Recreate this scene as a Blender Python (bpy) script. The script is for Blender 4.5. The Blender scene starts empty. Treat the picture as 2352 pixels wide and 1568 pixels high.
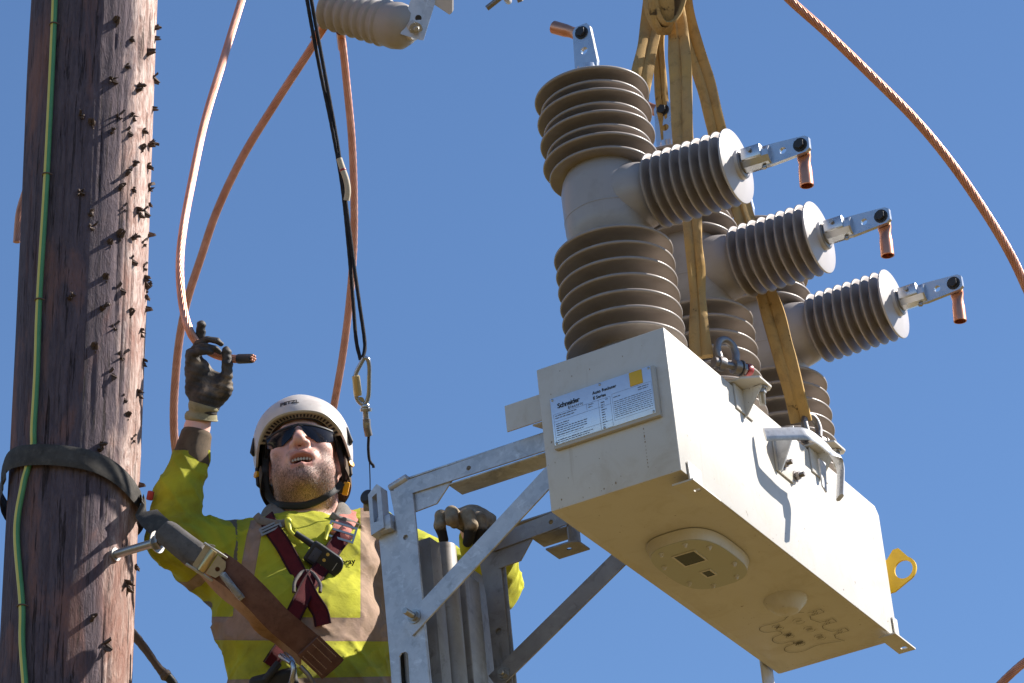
import bpy, bmesh, math, random
import numpy as np
from mathutils import Matrix, Vector, noise as mnoise
from mathutils.bvhtree import BVHTree

random.seed(7)
rng = np.random.default_rng(7)
scene = bpy.context.scene
COL = scene.collection
R = math.radians

# ------------------------------------------------------------------ camera, sky, sun
F = 8000.0                       # focal length in working pixels (working frame 2352 x 1568)
CX, CY = 1176.0, 784.0
ELEV = R(28)
CAM_LOC = Vector((0, 0, 1.6))
cam_data = bpy.data.cameras.new('camera')
cam = bpy.data.objects.new('camera', cam_data)
COL.objects.link(cam)
cam.location = CAM_LOC
cam.rotation_euler = (R(90) + ELEV, 0, 0)
cam_data.sensor_width = 36
cam_data.lens = 36 * F / 2352
cam_data.clip_end = 5000
scene.camera = cam
CM = Matrix.Translation(CAM_LOC) @ Matrix.Rotation(R(90) + ELEV, 4, 'X')

SUN = Vector((0.724, 0.135, 0.676)).normalized()      # towards the sun
SUN_EL = math.asin(SUN.z)
SUN_ROT = math.atan2(SUN.x, SUN.y)
world = bpy.data.worlds.new('World')
scene.world = world
world.use_nodes = True
wn = world.node_tree
bgn = wn.nodes['Background']
sky = wn.nodes.new('ShaderNodeTexSky')
sky.sky_type = 'NISHITA'
sky.sun_disc = False
sky.sun_elevation = SUN_EL
sky.sun_rotation = SUN_ROT
sky.air_density = 1.0
sky.dust_density = 0.0
sky.ozone_density = 7.0
wn.links.new(sky.outputs[0], bgn.inputs[0])
bgn.inputs[1].default_value = 0.080
sl = bpy.data.lights.new('sun', 'SUN')
sl.energy = 5.0
sl.angle = R(0.53)
sl.color = (1.0, 0.93, 0.84)
so = bpy.data.objects.new('sun', sl)
COL.objects.link(so)
so.rotation_euler = SUN.to_track_quat('Z', 'Y').to_euler()
vs = scene.view_settings
vs.view_transform = 'Standard'
vs.look = 'None'
vs.exposure = 0.95
vs.gamma = 1

# ------------------------------------------------------------------ coordinates
def cc(x, y, d):
    """picture point at distance d -> camera coordinates (x right, y up, z towards camera)"""
    return np.array([(x - CX) * d / F, -(y - CY) * d / F, -d])
CMn = np.array(CM)
def c2w(P):
    P = np.asarray(P, float)
    return P @ CMn[:3, :3].T + CMn[:3, 3]
def pw(x, y, d):
    return Vector(c2w(cc(x, y, d)))
def w2px(P):
    q = (np.asarray(P, float) - CMn[:3, 3]) @ CMn[:3, :3]
    return CX + F * q[:, 0] / -q[:, 2], CY - F * q[:, 1] / -q[:, 2], -q[:, 2]
# the recloser tank's own frame: w across (towards sun side), l along, v up
BR = np.array([[0.87016941, 0.48471043, -0.08866224], [-0.29969873, 0.37778503, -0.87604746], [-0.39113407, 0.78888166, 0.47400408]])
BT = np.array([0.08665523, 0.37992552, 7.7432511])
FL = np.diag([1, -1, -1.0])
MBl = np.eye(4)
TS = 0.95                        # real size of the tank against its fitted size
MBl[:3, :3] = FL @ BR * TS
MBl[:3, 3] = FL @ BT * TS
MB = CM @ Matrix(MBl.tolist())
TW, TL, TH = 0.326, 1.194, 0.360
def bp(w, l, v):
    return MB @ Vector((w, l, v))
def bpx(w, l, v):
    x, y, d = w2px([list(bp(w, l, v))])
    return x[0], y[0], d[0]

# ------------------------------------------------------------------ object helpers
WM = {}
def root(name, label, cat, mat=None, group=None):
    o = bpy.data.objects.new(name, None)
    COL.objects.link(o)
    o.empty_display_size = 0.05
    m = mat if isinstance(mat, Matrix) else Matrix.Translation(mat or (0, 0, 0))
    o.matrix_basis = m
    WM[o.name] = m
    tag(o, label, cat, group)
    return o
def tag(o, label, cat, group=None):
    o['label'] = label
    o['category'] = cat
    if group:
        o['group'] = group
    return o
def link(name, me, parent=None, M=None):
    o = bpy.data.objects.new(name, me)
    COL.objects.link(o)
    M = M or Matrix.Identity(4)
    if parent is not None:
        o.parent = parent
        o.matrix_parent_inverse = WM[parent.name].inverted()
    o.matrix_basis = M
    WM[o.name] = M
    return o
def mesh(name, V, Fc, mat, smooth=False, sharp=None):
    me = bpy.data.meshes.new(name)
    me.from_pydata([tuple(map(float, v)) for v in V], [], [tuple(int(i) for i in f) for f in Fc])
    me.materials.append(mat)
    if smooth:
        me.polygons.foreach_set('use_smooth', [True] * len(me.polygons))
        if sharp is not None:
            me.set_sharp_from_angle(angle=sharp)
    me.update()
    return me
def bmesh_to(name, bm, mat, smooth=False, sharp=R(35)):
    bmesh.ops.recalc_face_normals(bm, faces=bm.faces)
    me = bpy.data.meshes.new(name)
    bm.to_mesh(me)
    bm.free()
    me.materials.append(mat)
    if smooth:
        me.polygons.foreach_set('use_smooth', [True] * len(me.polygons))
        me.set_sharp_from_angle(angle=sharp)
    return me
def boxm(name, lo, hi, mat, bev=0.002, seg=2):
    bm = bmesh.new()
    bmesh.ops.create_cube(bm, size=1)
    lo, hi = Vector(lo), Vector(hi)
    for v in bm.verts:
        v.co = Vector((lo[i] + (hi[i] - lo[i]) * (v.co[i] + .5) for i in range(3)))
    if bev:
        bmesh.ops.bevel(bm, geom=bm.edges[:], offset=bev, segments=seg, affect='EDGES', profile=.5)
    return bmesh_to(name, bm, mat, True)
def platem(name, outer, holes, th, mat, bev=0.0006):
    """flat plate: outline in XY with round or free holes, extruded along +Z by th"""
    bm = bmesh.new()
    edges = []
    for loop in [outer] + holes:
        vs_ = [bm.verts.new((p[0], p[1], 0)) for p in loop]
        for i in range(len(vs_)):
            edges.append(bm.edges.new((vs_[i], vs_[(i + 1) % len(vs_)])))
    bmesh.ops.triangle_fill(bm, use_beauty=True, use_dissolve=False, edges=edges)
    r = bmesh.ops.extrude_face_region(bm, geom=bm.faces[:])
    bmesh.ops.translate(bm, vec=(0, 0, th), verts=[g for g in r['geom'] if isinstance(g, bmesh.types.BMVert)])
    return bmesh_to(name, bm, mat)
def circ(x, y, r, n=20, r2=None):
    r2 = r2 or r
    return [(x + r * math.cos(2 * math.pi * i / n), y + r2 * math.sin(2 * math.pi * i / n)) for i in range(n)]
def lathem(name, prof, mat, n=48, sharp=R(40), cap=True):
    """profile of (r, z) turned about Z"""
    V, Fc = [], []
    for r, z in prof:
        for i in range(n):
            a = 2 * math.pi * i / n
            V.append((r * math.cos(a), r * math.sin(a), z))
    for j in range(len(prof) - 1):
        for i in range(n):
            k = (i + 1) % n
            Fc.append((j * n + i, j * n + k, (j + 1) * n + k, (j + 1) * n + i))
    if cap:
        if prof[0][0] > 1e-5:
            Fc.append(tuple(range(n))[::-1])
        if prof[-1][0] > 1e-5:
            Fc.append(tuple((len(prof) - 1) * n + i for i in range(n)))
    return mesh(name, V, Fc, mat, True, sharp)
def aim(p, q, up=None):
    """matrix with +Z from p to q"""
    z = (Vector(q) - Vector(p)).normalized()
    x = (Vector(up) if up is not None else (Vector((0, 0, 1)) if abs(z.z) < .9 else Vector((1, 0, 0)))).cross(z).normalized()
    y = z.cross(x)
    M = Matrix((x, y, z)).transposed().to_4x4()
    M.translation = Vector(p)
    return M
def smooth_path(P, step=0.01, it=1):
    """Catmull-Rom through the points"""
    P = np.asarray([list(p) for p in P], float)
    Q = np.vstack([2 * P[0] - P[1], P, 2 * P[-1] - P[-2]])
    out = []
    for i in range(1, len(Q) - 2):
        n = max(2, int(np.linalg.norm(Q[i + 1] - Q[i]) / step))
        t = np.linspace(0, 1, n, endpoint=False)[:, None]
        p0, p1, p2, p3 = Q[i - 1], Q[i], Q[i + 1], Q[i + 2]
        out.append(.5 * (2 * p1 + (p2 - p0) * t + (2 * p0 - 5 * p1 + 4 * p2 - p3) * t ** 2 + (3 * p1 - p0 - 3 * p2 + p3) * t ** 3))
    out.append(P[-1:])
    return np.vstack(out)
def frames(P, up=(0.31, -0.83, 0.46)):
    T = np.gradient(P, axis=0)
    T /= np.linalg.norm(T, axis=1)[:, None]
    N = np.zeros_like(T)
    n = np.array(up, float)
    for i in range(len(T)):
        n = n - T[i] * n.dot(T[i])
        n /= np.linalg.norm(n)
        N[i] = n
    return T, N, np.cross(T, N)
def tubem(name, P, r, mat, n=12, twist=0, lobes=0, lobe=0.0, cap=True, sharp=R(60)):
    P = np.asarray([list(p) for p in P], float)
    T, N, B = frames(P)
    m = len(P)
    r = np.broadcast_to(np.asarray(r, float), (m,))
    s = np.concatenate([[0], np.cumsum(np.linalg.norm(np.diff(P, axis=0), axis=1))])
    a = np.linspace(0, 2 * np.pi, n, endpoint=False)
    A = a[None, :] + (twist * s)[:, None]
    rr = r[:, None] * (1 + lobe * (np.abs(np.cos(a * lobes / 2))[None, :] - .6)) if lobes else np.repeat(r[:, None], n, 1)
    V = P[:, None, :] + (np.cos(A) * rr)[..., None] * N[:, None, :] + (np.sin(A) * rr)[..., None] * B[:, None, :]
    V = V.reshape(-1, 3)
    i, j = np.meshgrid(np.arange(m - 1), np.arange(n), indexing='ij')
    k = (j + 1) % n
    Fc = np.stack([i * n + j, i * n + k, (i + 1) * n + k, (i + 1) * n + j], -1).reshape(-1, 4).tolist()
    if cap:
        Fc += [list(range(n))[::-1], [(m - 1) * n + q for q in range(n)]]
    return mesh(name, V, Fc, mat, True, sharp)
def ribbonm(name, C, side, width, th, mat, edge=4):
    """strap: centre line C, side vectors, width and thickness, rounded edges"""
    C = np.asarray([list(c) for c in C], float)
    S = np.broadcast_to(np.asarray(side, float), C.shape).copy()
    T = np.gradient(C, axis=0)
    T /= np.linalg.norm(T, axis=1)[:, None]
    S -= T * (S * T).sum(1)[:, None]
    S /= np.linalg.norm(S, axis=1)[:, None]
    Nn = np.cross(T, S)
    width = np.broadcast_to(np.asarray(width, float), (len(C),))
    sec = []
    k = 7
    for q in range(k):
        u = -1 + 2 * q / (k - 1)
        sec.append((u, .5 * (1 - abs(u) ** 6)))
    for q in range(k - 2, 0, -1):
        u = -1 + 2 * q / (k - 1)
        sec.append((u, -.5 * (1 - abs(u) ** 6)))
    n = len(sec)
    V = np.stack([C + S * (width * .5 * u)[:, None] + Nn * (th * w_) for u, w_ in sec], 1).reshape(-1, 3)
    Fc = []
    for i in range(len(C) - 1):
        for j in range(n):
            q = (j + 1) % n
            Fc.append((i * n + j, i * n + q, (i + 1) * n + q, (i + 1) * n + j))
    Fc += [tuple(range(n))[::-1], tuple((len(C) - 1) * n + i for i in range(n))]
    return mesh(name, V, Fc, mat, True, R(50))
def hexboltm(name, r, hh, sr, sl_, mat, washer=True):
    """hex head on z 0..hh, threaded shank from hh to hh+sl_"""
    bm = bmesh.new()
    def cyl(r0, z0, z1, n, r1=None):
        m = Matrix.Translation((0, 0, (z0 + z1) / 2))
        bmesh.ops.create_cone(bm, cap_ends=True, segments=n, radius1=r0, radius2=r1 or r0, depth=z1 - z0, matrix=m)
    if washer:
        cyl(r * 1.35, 0, .0025, 24)
    cyl(r, .0025, hh, 6)
    if sl_ > 0:
        z = hh
        while z < hh + sl_ - .001:
            cyl(sr, z, min(z + .0015, hh + sl_), 14, sr * .88)
            z += .0015
    return bmesh_to(name, bm, mat, True, R(30))
def textm(name, s, size, mat, bold=0.0, ext=0.0003, shear=0.0, space=1.0):
    cu = bpy.data.curves.new(name, 'FONT')
    cu.body = s
    cu.size = size
    cu.offset = bold
    cu.extrude = ext
    cu.shear = shear
    cu.space_character = space
    cu.resolution_u = 3
    o = bpy.data.objects.new(name, cu)
    COL.objects.link(o)
    bpy.context.view_layer.update()
    me = bpy.data.meshes.new_from_object(o.evaluated_get(bpy.context.evaluated_depsgraph_get()))
    bpy.data.objects.remove(o)
    me.materials.clear()
    me.materials.append(mat)
    return me
def vnoise(P, seed=0):
    """smooth value noise in [-1, 1] for an (n, 3) array"""
    P = np.asarray(P, float)
    I = np.floor(P).astype(np.int64)
    f = P - I
    f = f * f * (3 - 2 * f)
    def h(a, b, c):
        n = (a * 374761393 + b * 668265263 + c * 2147483647 + seed * 1442695041) & 0xffffffff
        n = ((n ^ (n >> 13)) * 1274126177) & 0xffffffff
        n = n ^ (n >> 16)
        return (n & 0xffff) / 32767.5 - 1
    out = 0
    for dx in (0, 1):
        for dy in (0, 1):
            for dz in (0, 1):
                w_ = (f[..., 0] if dx else 1 - f[..., 0]) * (f[..., 1] if dy else 1 - f[..., 1]) * (f[..., 2] if dz else 1 - f[..., 2])
                out = out + w_ * h(I[..., 0] + dx, I[..., 1] + dy, I[..., 2] + dz)
    return out

# ------------------------------------------------------------------ materials
class NT:
    def __init__(s, name):
        s.m = bpy.data.materials.new(name)
        s.m.use_nodes = True
        s.t = s.m.node_tree
        s.b = s.t.nodes['Principled BSDF']
        s.c = None
    def n(s, t, **kw):
        o = s.t.nodes.new(t)
        for k, v in kw.items():
            setattr(o, k, v)
        return o
    def l(s, a, b):
        s.t.links.new(a, b)
    def coord(s, scale=(1, 1, 1), space='Object'):
        tc = s.n('ShaderNodeTexCoord')
        mp = s.n('ShaderNodeMapping')
        mp.inputs['Scale'].default_value = scale
        s.l(tc.outputs[space], mp.inputs[0])
        return mp.outputs[0]
    def noise(s, vec, scale, detail=4, rough=.55, dist=0):
        o = s.n('ShaderNodeTexNoise')
        o.inputs['Scale'].default_value = scale
        o.inputs['Detail'].default_value = detail
        o.inputs['Roughness'].default_value = rough
        o.inputs['Distortion'].default_value = dist
        if vec is not None:
            s.l(vec, o.inputs['Vector'])
        return o.outputs['Fac']
    def ramp(s, fac, stops):
        o = s.n('ShaderNodeValToRGB')
        e = o.color_ramp.elements
        while len(e) < len(stops):
            e.new(.5)
        for el, (p, c) in zip(e, stops):
            el.position = p
            el.color = (*c, 1) if len(c) == 3 else c
        s.l(fac, o.inputs[0])
        return o.outputs[0]
    def g(s, fac, a, b):
        return s.ramp(fac, [(a, (0, 0, 0)), (b, (1, 1, 1))])
    def mix(s, fac, a, b, mode='MIX'):
        o = s.n('ShaderNodeMix', data_type='RGBA', blend_type=mode)
        for sock, val in ((o.inputs[0], fac), (o.inputs[6], a), (o.inputs[7], b)):
            if isinstance(val, (int, float)):
                sock.default_value = val
            elif isinstance(val, tuple):
                sock.default_value = (*val, 1)
            else:
                s.l(val, sock)
        return o.outputs[2]
    def math(s, op, a, b=0.0):
        o = s.n('ShaderNodeMath', operation=op)
        for sock, val in ((o.inputs[0], a), (o.inputs[1], b)):
            if isinstance(val, (int, float)):
                sock.default_value = val
            else:
                s.l(val, sock)
        return o.outputs[0]
    def attr(s, name):
        o = s.n('ShaderNodeAttribute')
        o.attribute_name = name
        return o
    def bump(s, h, strength=.3, dist=.002):
        o = s.n('ShaderNodeBump')
        o.inputs['Strength'].default_value = strength
        o.inputs['Distance'].default_value = dist
        s.l(h, o.inputs['Height'])
        s.l(o.outputs[0], s.b.inputs['Normal'])
    def set(s, color=None, rough=.5, metal=0.0, spec=.5, **kw):
        if isinstance(color, tuple):
            s.b.inputs['Base Color'].default_value = (*color, 1)
        elif color is not None:
            s.l(color, s.b.inputs['Base Color'])
        if isinstance(rough, (int, float)):
            s.b.inputs['Roughness'].default_value = rough
        else:
            s.l(rough, s.b.inputs['Roughness'])
        s.b.inputs['Metallic'].default_value = metal
        s.b.inputs['Specular IOR Level'].default_value = spec
        for k, v in kw.items():
            s.b.inputs[k].default_value = v
        return s.m
def plain(name, color, rough=.5, metal=0.0, var=.18, scale=40, bump=.1, bdist=.001, spec=.5, dirt=None, dirt_scale=9):
    """paint, plastic or metal with fine mottling, a little wear and soft relief"""
    t = NT(name)
    v = t.coord()
    f = t.noise(v, scale, 5, .6)
    c = t.mix(f, tuple(x * (1 - var) for x in color), tuple(min(1, x * (1 + var)) for x in color))
    if dirt:
        d = t.g(t.noise(v, dirt_scale, 6, .65, .4), .52, .72)
        c = t.mix(t.math('MULTIPLY', d, .75), c, dirt)
    r = t.math('ADD', t.math('MULTIPLY', f, .25), rough - .12)
    t.bump(f, bump, bdist)
    return t.set(c, r, metal, spec)

def wood_mat():
    t = NT('weathered_pole_wood')
    tc = t.n('ShaderNodeTexCoord')
    mp = t.n('ShaderNodeMapping')
    mp.inputs['Scale'].default_value = (1, 1, .16)
    t.l(tc.outputs['Object'], mp.inputs[0])
    v = mp.outputs[0]
    v2 = t.coord((1, 1, .3))
    grain = t.noise(v, 120, 8, .72, .35)
    broad = t.noise(v2, 11, 6, .62, .5)
    curl = t.noise(t.coord((1, 1, .36)), 38, 7, .68, 1.5)
    fine = t.noise(v, 240, 3, .6)
    pale = t.mix(t.g(curl, .40, .60), (.40, .25, .205), (.70, .56, .50))
    dark = t.mix(t.g(grain, .35, .65), (.16, .095, .08), (.36, .235, .20))
    c = t.mix(t.g(broad, .30, .56), dark, pale)
    lit_mask = t.math('ADD', t.attr('lit_side').outputs['Fac'], t.math('MULTIPLY', t.math('SUBTRACT', t.noise(v2, 16, 6, .7, .6), .5), 1.1))
    shade_creo = t.mix(t.g(grain, .3, .7), (.068, .054, .068), (.165, .125, .142))
    c = t.mix(t.g(lit_mask, .35, .65), shade_creo, c)  # bleached and creosoted sides split near the sun's terminator: light painted into the wood
    red = t.g(t.noise(v2, 8, 5, .65, .5), .53, .66)
    c = t.mix(t.math('MULTIPLY', red, .7), c, (.30, .145, .11))
    crack = t.g(t.noise(t.coord((1, 1, .045)), 75, 7, .78, .35), .585, .625)
    c = t.mix(t.math('MULTIPLY', crack, .75), c, (.03, .02, .017))
    c = t.mix(t.math('MULTIPLY', t.g(fine, .45, .7), .3), c, (.09, .05, .04))
    h = t.math('SUBTRACT', t.math('ADD', t.math('MULTIPLY', grain, .6), t.math('MULTIPLY', curl, 1.1)), t.math('MULTIPLY', crack, .9))
    h = t.math('ADD', h, t.math('MULTIPLY', fine, .25))
    t.bump(h, .9, .006)
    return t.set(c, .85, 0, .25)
def galv_mat():
    t = NT('galvanised_steel')
    v = t.coord()
    vo = t.n('ShaderNodeTexVoronoi')
    vo.inputs['Scale'].default_value = 85
    t.l(v, vo.inputs['Vector'])
    sp = t.n('ShaderNodeSeparateColor')
    t.l(vo.outputs['Color'], sp.inputs[0])
    n1 = t.noise(v, 9, 6, .62, .4)
    st = t.noise(t.coord((1, 1, .22)), 40, 5, .62, .6)
    c = t.mix(sp.outputs[0], (.36, .37, .39), (.50, .51, .53))
    c = t.mix(t.g(n1, .35, .68), c, (.60, .61, .635))
    c = t.mix(t.math('MULTIPLY', t.g(st, .57, .68), .55), c, (.75, .76, .78))
    c = t.mix(t.math('MULTIPLY', t.g(t.noise(v, 17, 5, .7, 1.0), .57, .74), .5), c, (.20, .185, .17))
    t.bump(n1, .25, .002)
    return t.set(c, t.math('ADD', t.math('MULTIPLY', n1, .3), .36), .6, .5)
def shade_galv_mat():  # darker copy of the galvanised steel, with the tank's shade put into its colour
    t = NT('shaded_galvanised_steel')
    v = t.coord()
    n1 = t.noise(v, 9, 6, .62, .4)
    st = t.noise(t.coord((1, 1, .2)), 46, 5, .65, .5)
    c = t.mix(t.g(n1, .35, .68), (.285, .265, .25), (.40, .385, .375))
    c = t.mix(t.math('MULTIPLY', t.g(st, .56, .70), .5), c, (.45, .44, .43))
    c = t.mix(t.math('MULTIPLY', t.g(t.noise(v, 22, 5, .7, 1.0), .54, .74), .6), c, (.12, .098, .082))
    t.bump(n1, .25, .002)
    return t.set(c, t.math('ADD', t.math('MULTIPLY', n1, .3), .42), .35, .45)
def tan_glove_mat():
    t = NT('worn_tan_glove')
    v = t.coord()
    n1 = t.noise(v, 60, 5, .65, .4)
    w_ = t.math('ADD', t.attr('worn').outputs['Fac'], t.math('MULTIPLY', t.math('SUBTRACT', n1, .5), .9))
    c = t.mix(t.g(w_, .35, .75), (.028, .026, .025), t.mix(t.g(n1, .35, .65), (.23, .175, .115), (.38, .30, .20)))
    t.bump(t.math('ADD', n1, t.math('MULTIPLY', t.noise(v, 230, 3, .7), .6)), .6, .003)
    return t.set(c, .75, 0, .3)
def tank_mat():
    t = NT('cream_tank_paint')
    v = t.coord()
    n1 = t.noise(v, 6, 6, .6, .3)
    n2 = t.noise(v, 220, 2, .5)
    c = t.mix(t.g(n1, .35, .7), (.62, .595, .545), (.58, .55, .49))
    spk = t.g(t.noise(v, 75, 2, .5), .735, .76)
    c = t.mix(t.math('MULTIPLY', spk, .8), c, (.20, .14, .08))
    dr = t.g(t.noise(t.coord((1, 1, .08)), 26, 5, .7, .2), .64, .72)
    c = t.mix(t.math('MULTIPLY', dr, .25), c, (.34, .27, .18))
    sc = t.g(t.noise(t.coord((1, .25, 1)), 55, 3, .7, .2), .685, .70)
    c = t.mix(t.math('MULTIPLY', sc, .35), c, (.42, .37, .29))
    gr = t.g(t.noise(v, 11, 7, .72, .8), .50, .78)
    c = t.mix(t.math('MULTIPLY', gr, .42), c, (.40, .335, .235))
    t.bump(t.math('ADD', t.math('MULTIPLY', n2, .25), t.math('MULTIPLY', t.noise(v, 5, 2, .5), 3.0)), .16, .004)
    return t.set(c, t.math('ADD', t.math('MULTIPLY', gr, .25), .36), 0, .5)
def silicone_mat():
    t = NT('taupe_silicone')
    v = t.coord()
    n1 = t.noise(v, 14, 5, .6)
    n2 = t.noise(t.coord((1, 1, .3)), 60, 4, .6, .4)
    c = t.mix(t.g(n1, .35, .7), (.285, .247, .222), (.355, .312, .284))
    c = t.mix(t.math('MULTIPLY', t.g(n2, .55, .75), .3), c, (.40, .34, .30))
    t.bump(n1, .06, .001)
    return t.set(c, .38, 0, .45)
def copper_mat():
    t = NT('stranded_copper')
    v = t.coord()
    n1 = t.noise(v, 18, 5, .6)
    c = t.mix(t.g(n1, .3, .7), (.50, .235, .16), (.68, .37, .275))
    c = t.mix(t.math('MULTIPLY', t.g(t.noise(v, 45, 4, .6), .56, .74), .5), c, (.27, .12, .08))
    return t.set(c, .44, .88, .5)
def sling_mat():
    t = NT('dirty_tan_webbing')
    v = t.coord()
    n1 = t.noise(v, 9, 6, .65, .5)
    n2 = t.noise(v, 30, 5, .7, .3)
    c = t.mix(t.g(n1, .32, .66), (.48, .305, .105), (.39, .265, .125))
    c = t.mix(t.math('MULTIPLY', t.g(n2, .50, .74), .6), c, (.17, .11, .05))
    c = t.mix(t.math('MULTIPLY', t.g(t.noise(v, 13, 4, .7, .6), .64, .70), .85), c, (.025, .02, .016))
    w_ = t.n('ShaderNodeTexWave', bands_direction='DIAGONAL')
    w_.inputs['Scale'].default_value = 160
    t.l(v, w_.inputs['Vector'])
    t.bump(t.math('ADD', t.math('MULTIPLY', w_.outputs['Fac'], .5), n2), .35, .002)
    return t.set(c, .85, 0, .2)
def web_mat(name, col, col2, scale=260, dirt=(.05, .04, .035), amount=.5):
    t = NT(name)
    v = t.coord()
    n1 = t.noise(v, 22, 5, .65)
    w_ = t.n('ShaderNodeTexWave', bands_direction='DIAGONAL')
    w_.inputs['Scale'].default_value = scale
    w_.inputs['Distortion'].default_value = 1
    t.l(v, w_.inputs['Vector'])
    c = t.mix(t.g(n1, .35, .65), col, col2)
    c = t.mix(t.math('MULTIPLY', t.g(t.noise(v, 60, 4, .7), .52, .75), amount), c, dirt)
    t.bump(t.math('ADD', w_.outputs['Fac'], n1), .3, .0015)
    return t.set(c, .8, 0, .2)
def ground_mat():
    t = NT('rough_field')
    v = t.coord()
    n1 = t.noise(v, .08, 6, .6)
    n2 = t.noise(v, 2.5, 6, .7)
    c = t.mix(t.g(n1, .4, .6), (.120, .080, .026), (.095, .075, .022))
    c = t.mix(t.g(n2, .4, .7), c, (.15, .104, .040))
    t.bump(n2, .5, .05)
    return t.set(c, .95, 0, .1)
def jacket_mat():
    t = NT('hi_vis_fabric')
    v = t.coord()
    n1 = t.noise(v, 10, 6, .65, .4)
    n2 = t.noise(v, 33, 5, .65, .6)
    yel = t.mix(t.g(n1, .35, .7), (.56, .565, .040), (.47, .47, .034))
    tape = t.mix(t.g(n2, .35, .7), (.47, .325, .25), (.37, .255, .195))
    b = t.attr('band')
    c = t.mix(t.g(b.outputs['Fac'], .49, .51), yel, tape)
    g = t.attr('grey')
    c = t.mix(t.g(g.outputs['Fac'], .49, .51), c, t.mix(t.g(n2, .3, .7), (.20, .175, .15), (.15, .13, .11)))
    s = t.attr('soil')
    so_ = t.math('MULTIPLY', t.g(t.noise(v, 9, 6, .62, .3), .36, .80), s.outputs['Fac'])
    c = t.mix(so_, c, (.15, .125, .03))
    stain = t.g(t.noise(v, 60, 5, .75, .4), .60, .74)
    c = t.mix(t.math('MULTIPLY', stain, .35), c, (.12, .11, .03))
    ed = t.ramp(b.outputs['Fac'], [(.50, (0, 0, 0)), (.62, (1, 1, 1)), (.86, (0, 0, 0))])
    c = t.mix(t.math('MULTIPLY', ed, .45), c, (.10, .07, .045))
    crease = t.g(t.noise(t.coord((1, 1, .5)), 13, 3, .5, 2.5), .495, .505)
    wv = t.n('ShaderNodeTexWave')
    wv.inputs['Scale'].default_value = 320
    t.l(v, wv.inputs['Vector'])
    t.bump(t.math('ADD', t.math('MULTIPLY', n2, 1.0), t.math('MULTIPLY', wv.outputs['Fac'], .12)), .7, .006)
    return t.set(c, .82, 0, .2)
def skin_mat():
    t = NT('skin')
    v = t.coord()
    n1 = t.noise(v, 40, 5, .6)
    n2 = t.noise(v, 420, 3, .7)
    c = t.mix(t.g(n1, .3, .7), (.86, .54, .45), (.79, .45, .365))
    rd = t.attr('red')
    c = t.mix(t.math('MULTIPLY', rd.outputs['Fac'], .85), c, (.46, .135, .10))
    be = t.attr('beard')
    hair = t.g(t.noise(t.coord((1, 1, .35)), 330, 4, .75), .36, .62)
    k = t.math('MULTIPLY', be.outputs['Fac'], t.math('ADD', t.math('MULTIPLY', hair, .75), .25))
    c = t.mix(t.math('MINIMUM', k, .95), c, (.055, .034, .02))
    t.bump(t.math('ADD', t.math('MULTIPLY', n2, .6), t.math('MULTIPLY', t.math('MULTIPLY', hair, be.outputs['Fac']), 1.2)), .35, .0015)
    m = t.set(c, .48, 0, .45)
    t.b.inputs['Subsurface Weight'].default_value = .08
    t.b.inputs['Subsurface Radius'].default_value = (.008, .003, .0015)
    return m
def glove_mat():
    t = NT('glove_coating')
    v = t.coord()
    n1 = t.noise(v, 26, 5, .65, .4)
    c = t.mix(t.g(t.noise(v, 90, 4, .6), .35, .7), (.026, .026, .028), (.048, .047, .05))
    w_ = t.attr('worn')
    k = t.math('MULTIPLY', t.g(n1, .40, .62), w_.outputs['Fac'])
    c = t.mix(k, c, t.mix(t.g(n1, .4, .7), (.24, .185, .13), (.42, .325, .235)))
    t.bump(t.math('ADD', n1, t.math('MULTIPLY', t.noise(v, 230, 3, .7), .6)), .6, .003)
    return t.set(c, .62, 0, .35)
def earth_mat():
    t = NT('green_yellow_insulation')
    a = t.attr('stripe')
    v = t.coord()
    n1 = t.noise(v, 30, 4, .6)
    gr = t.mix(n1, (.07, .24, .09), (.12, .33, .14))
    ye = t.mix(n1, (.60, .50, .09), (.74, .64, .16))
    c = t.mix(t.g(a.outputs['Fac'], .48, .52), gr, ye)
    return t.set(c, .45, 0, .4)
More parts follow.
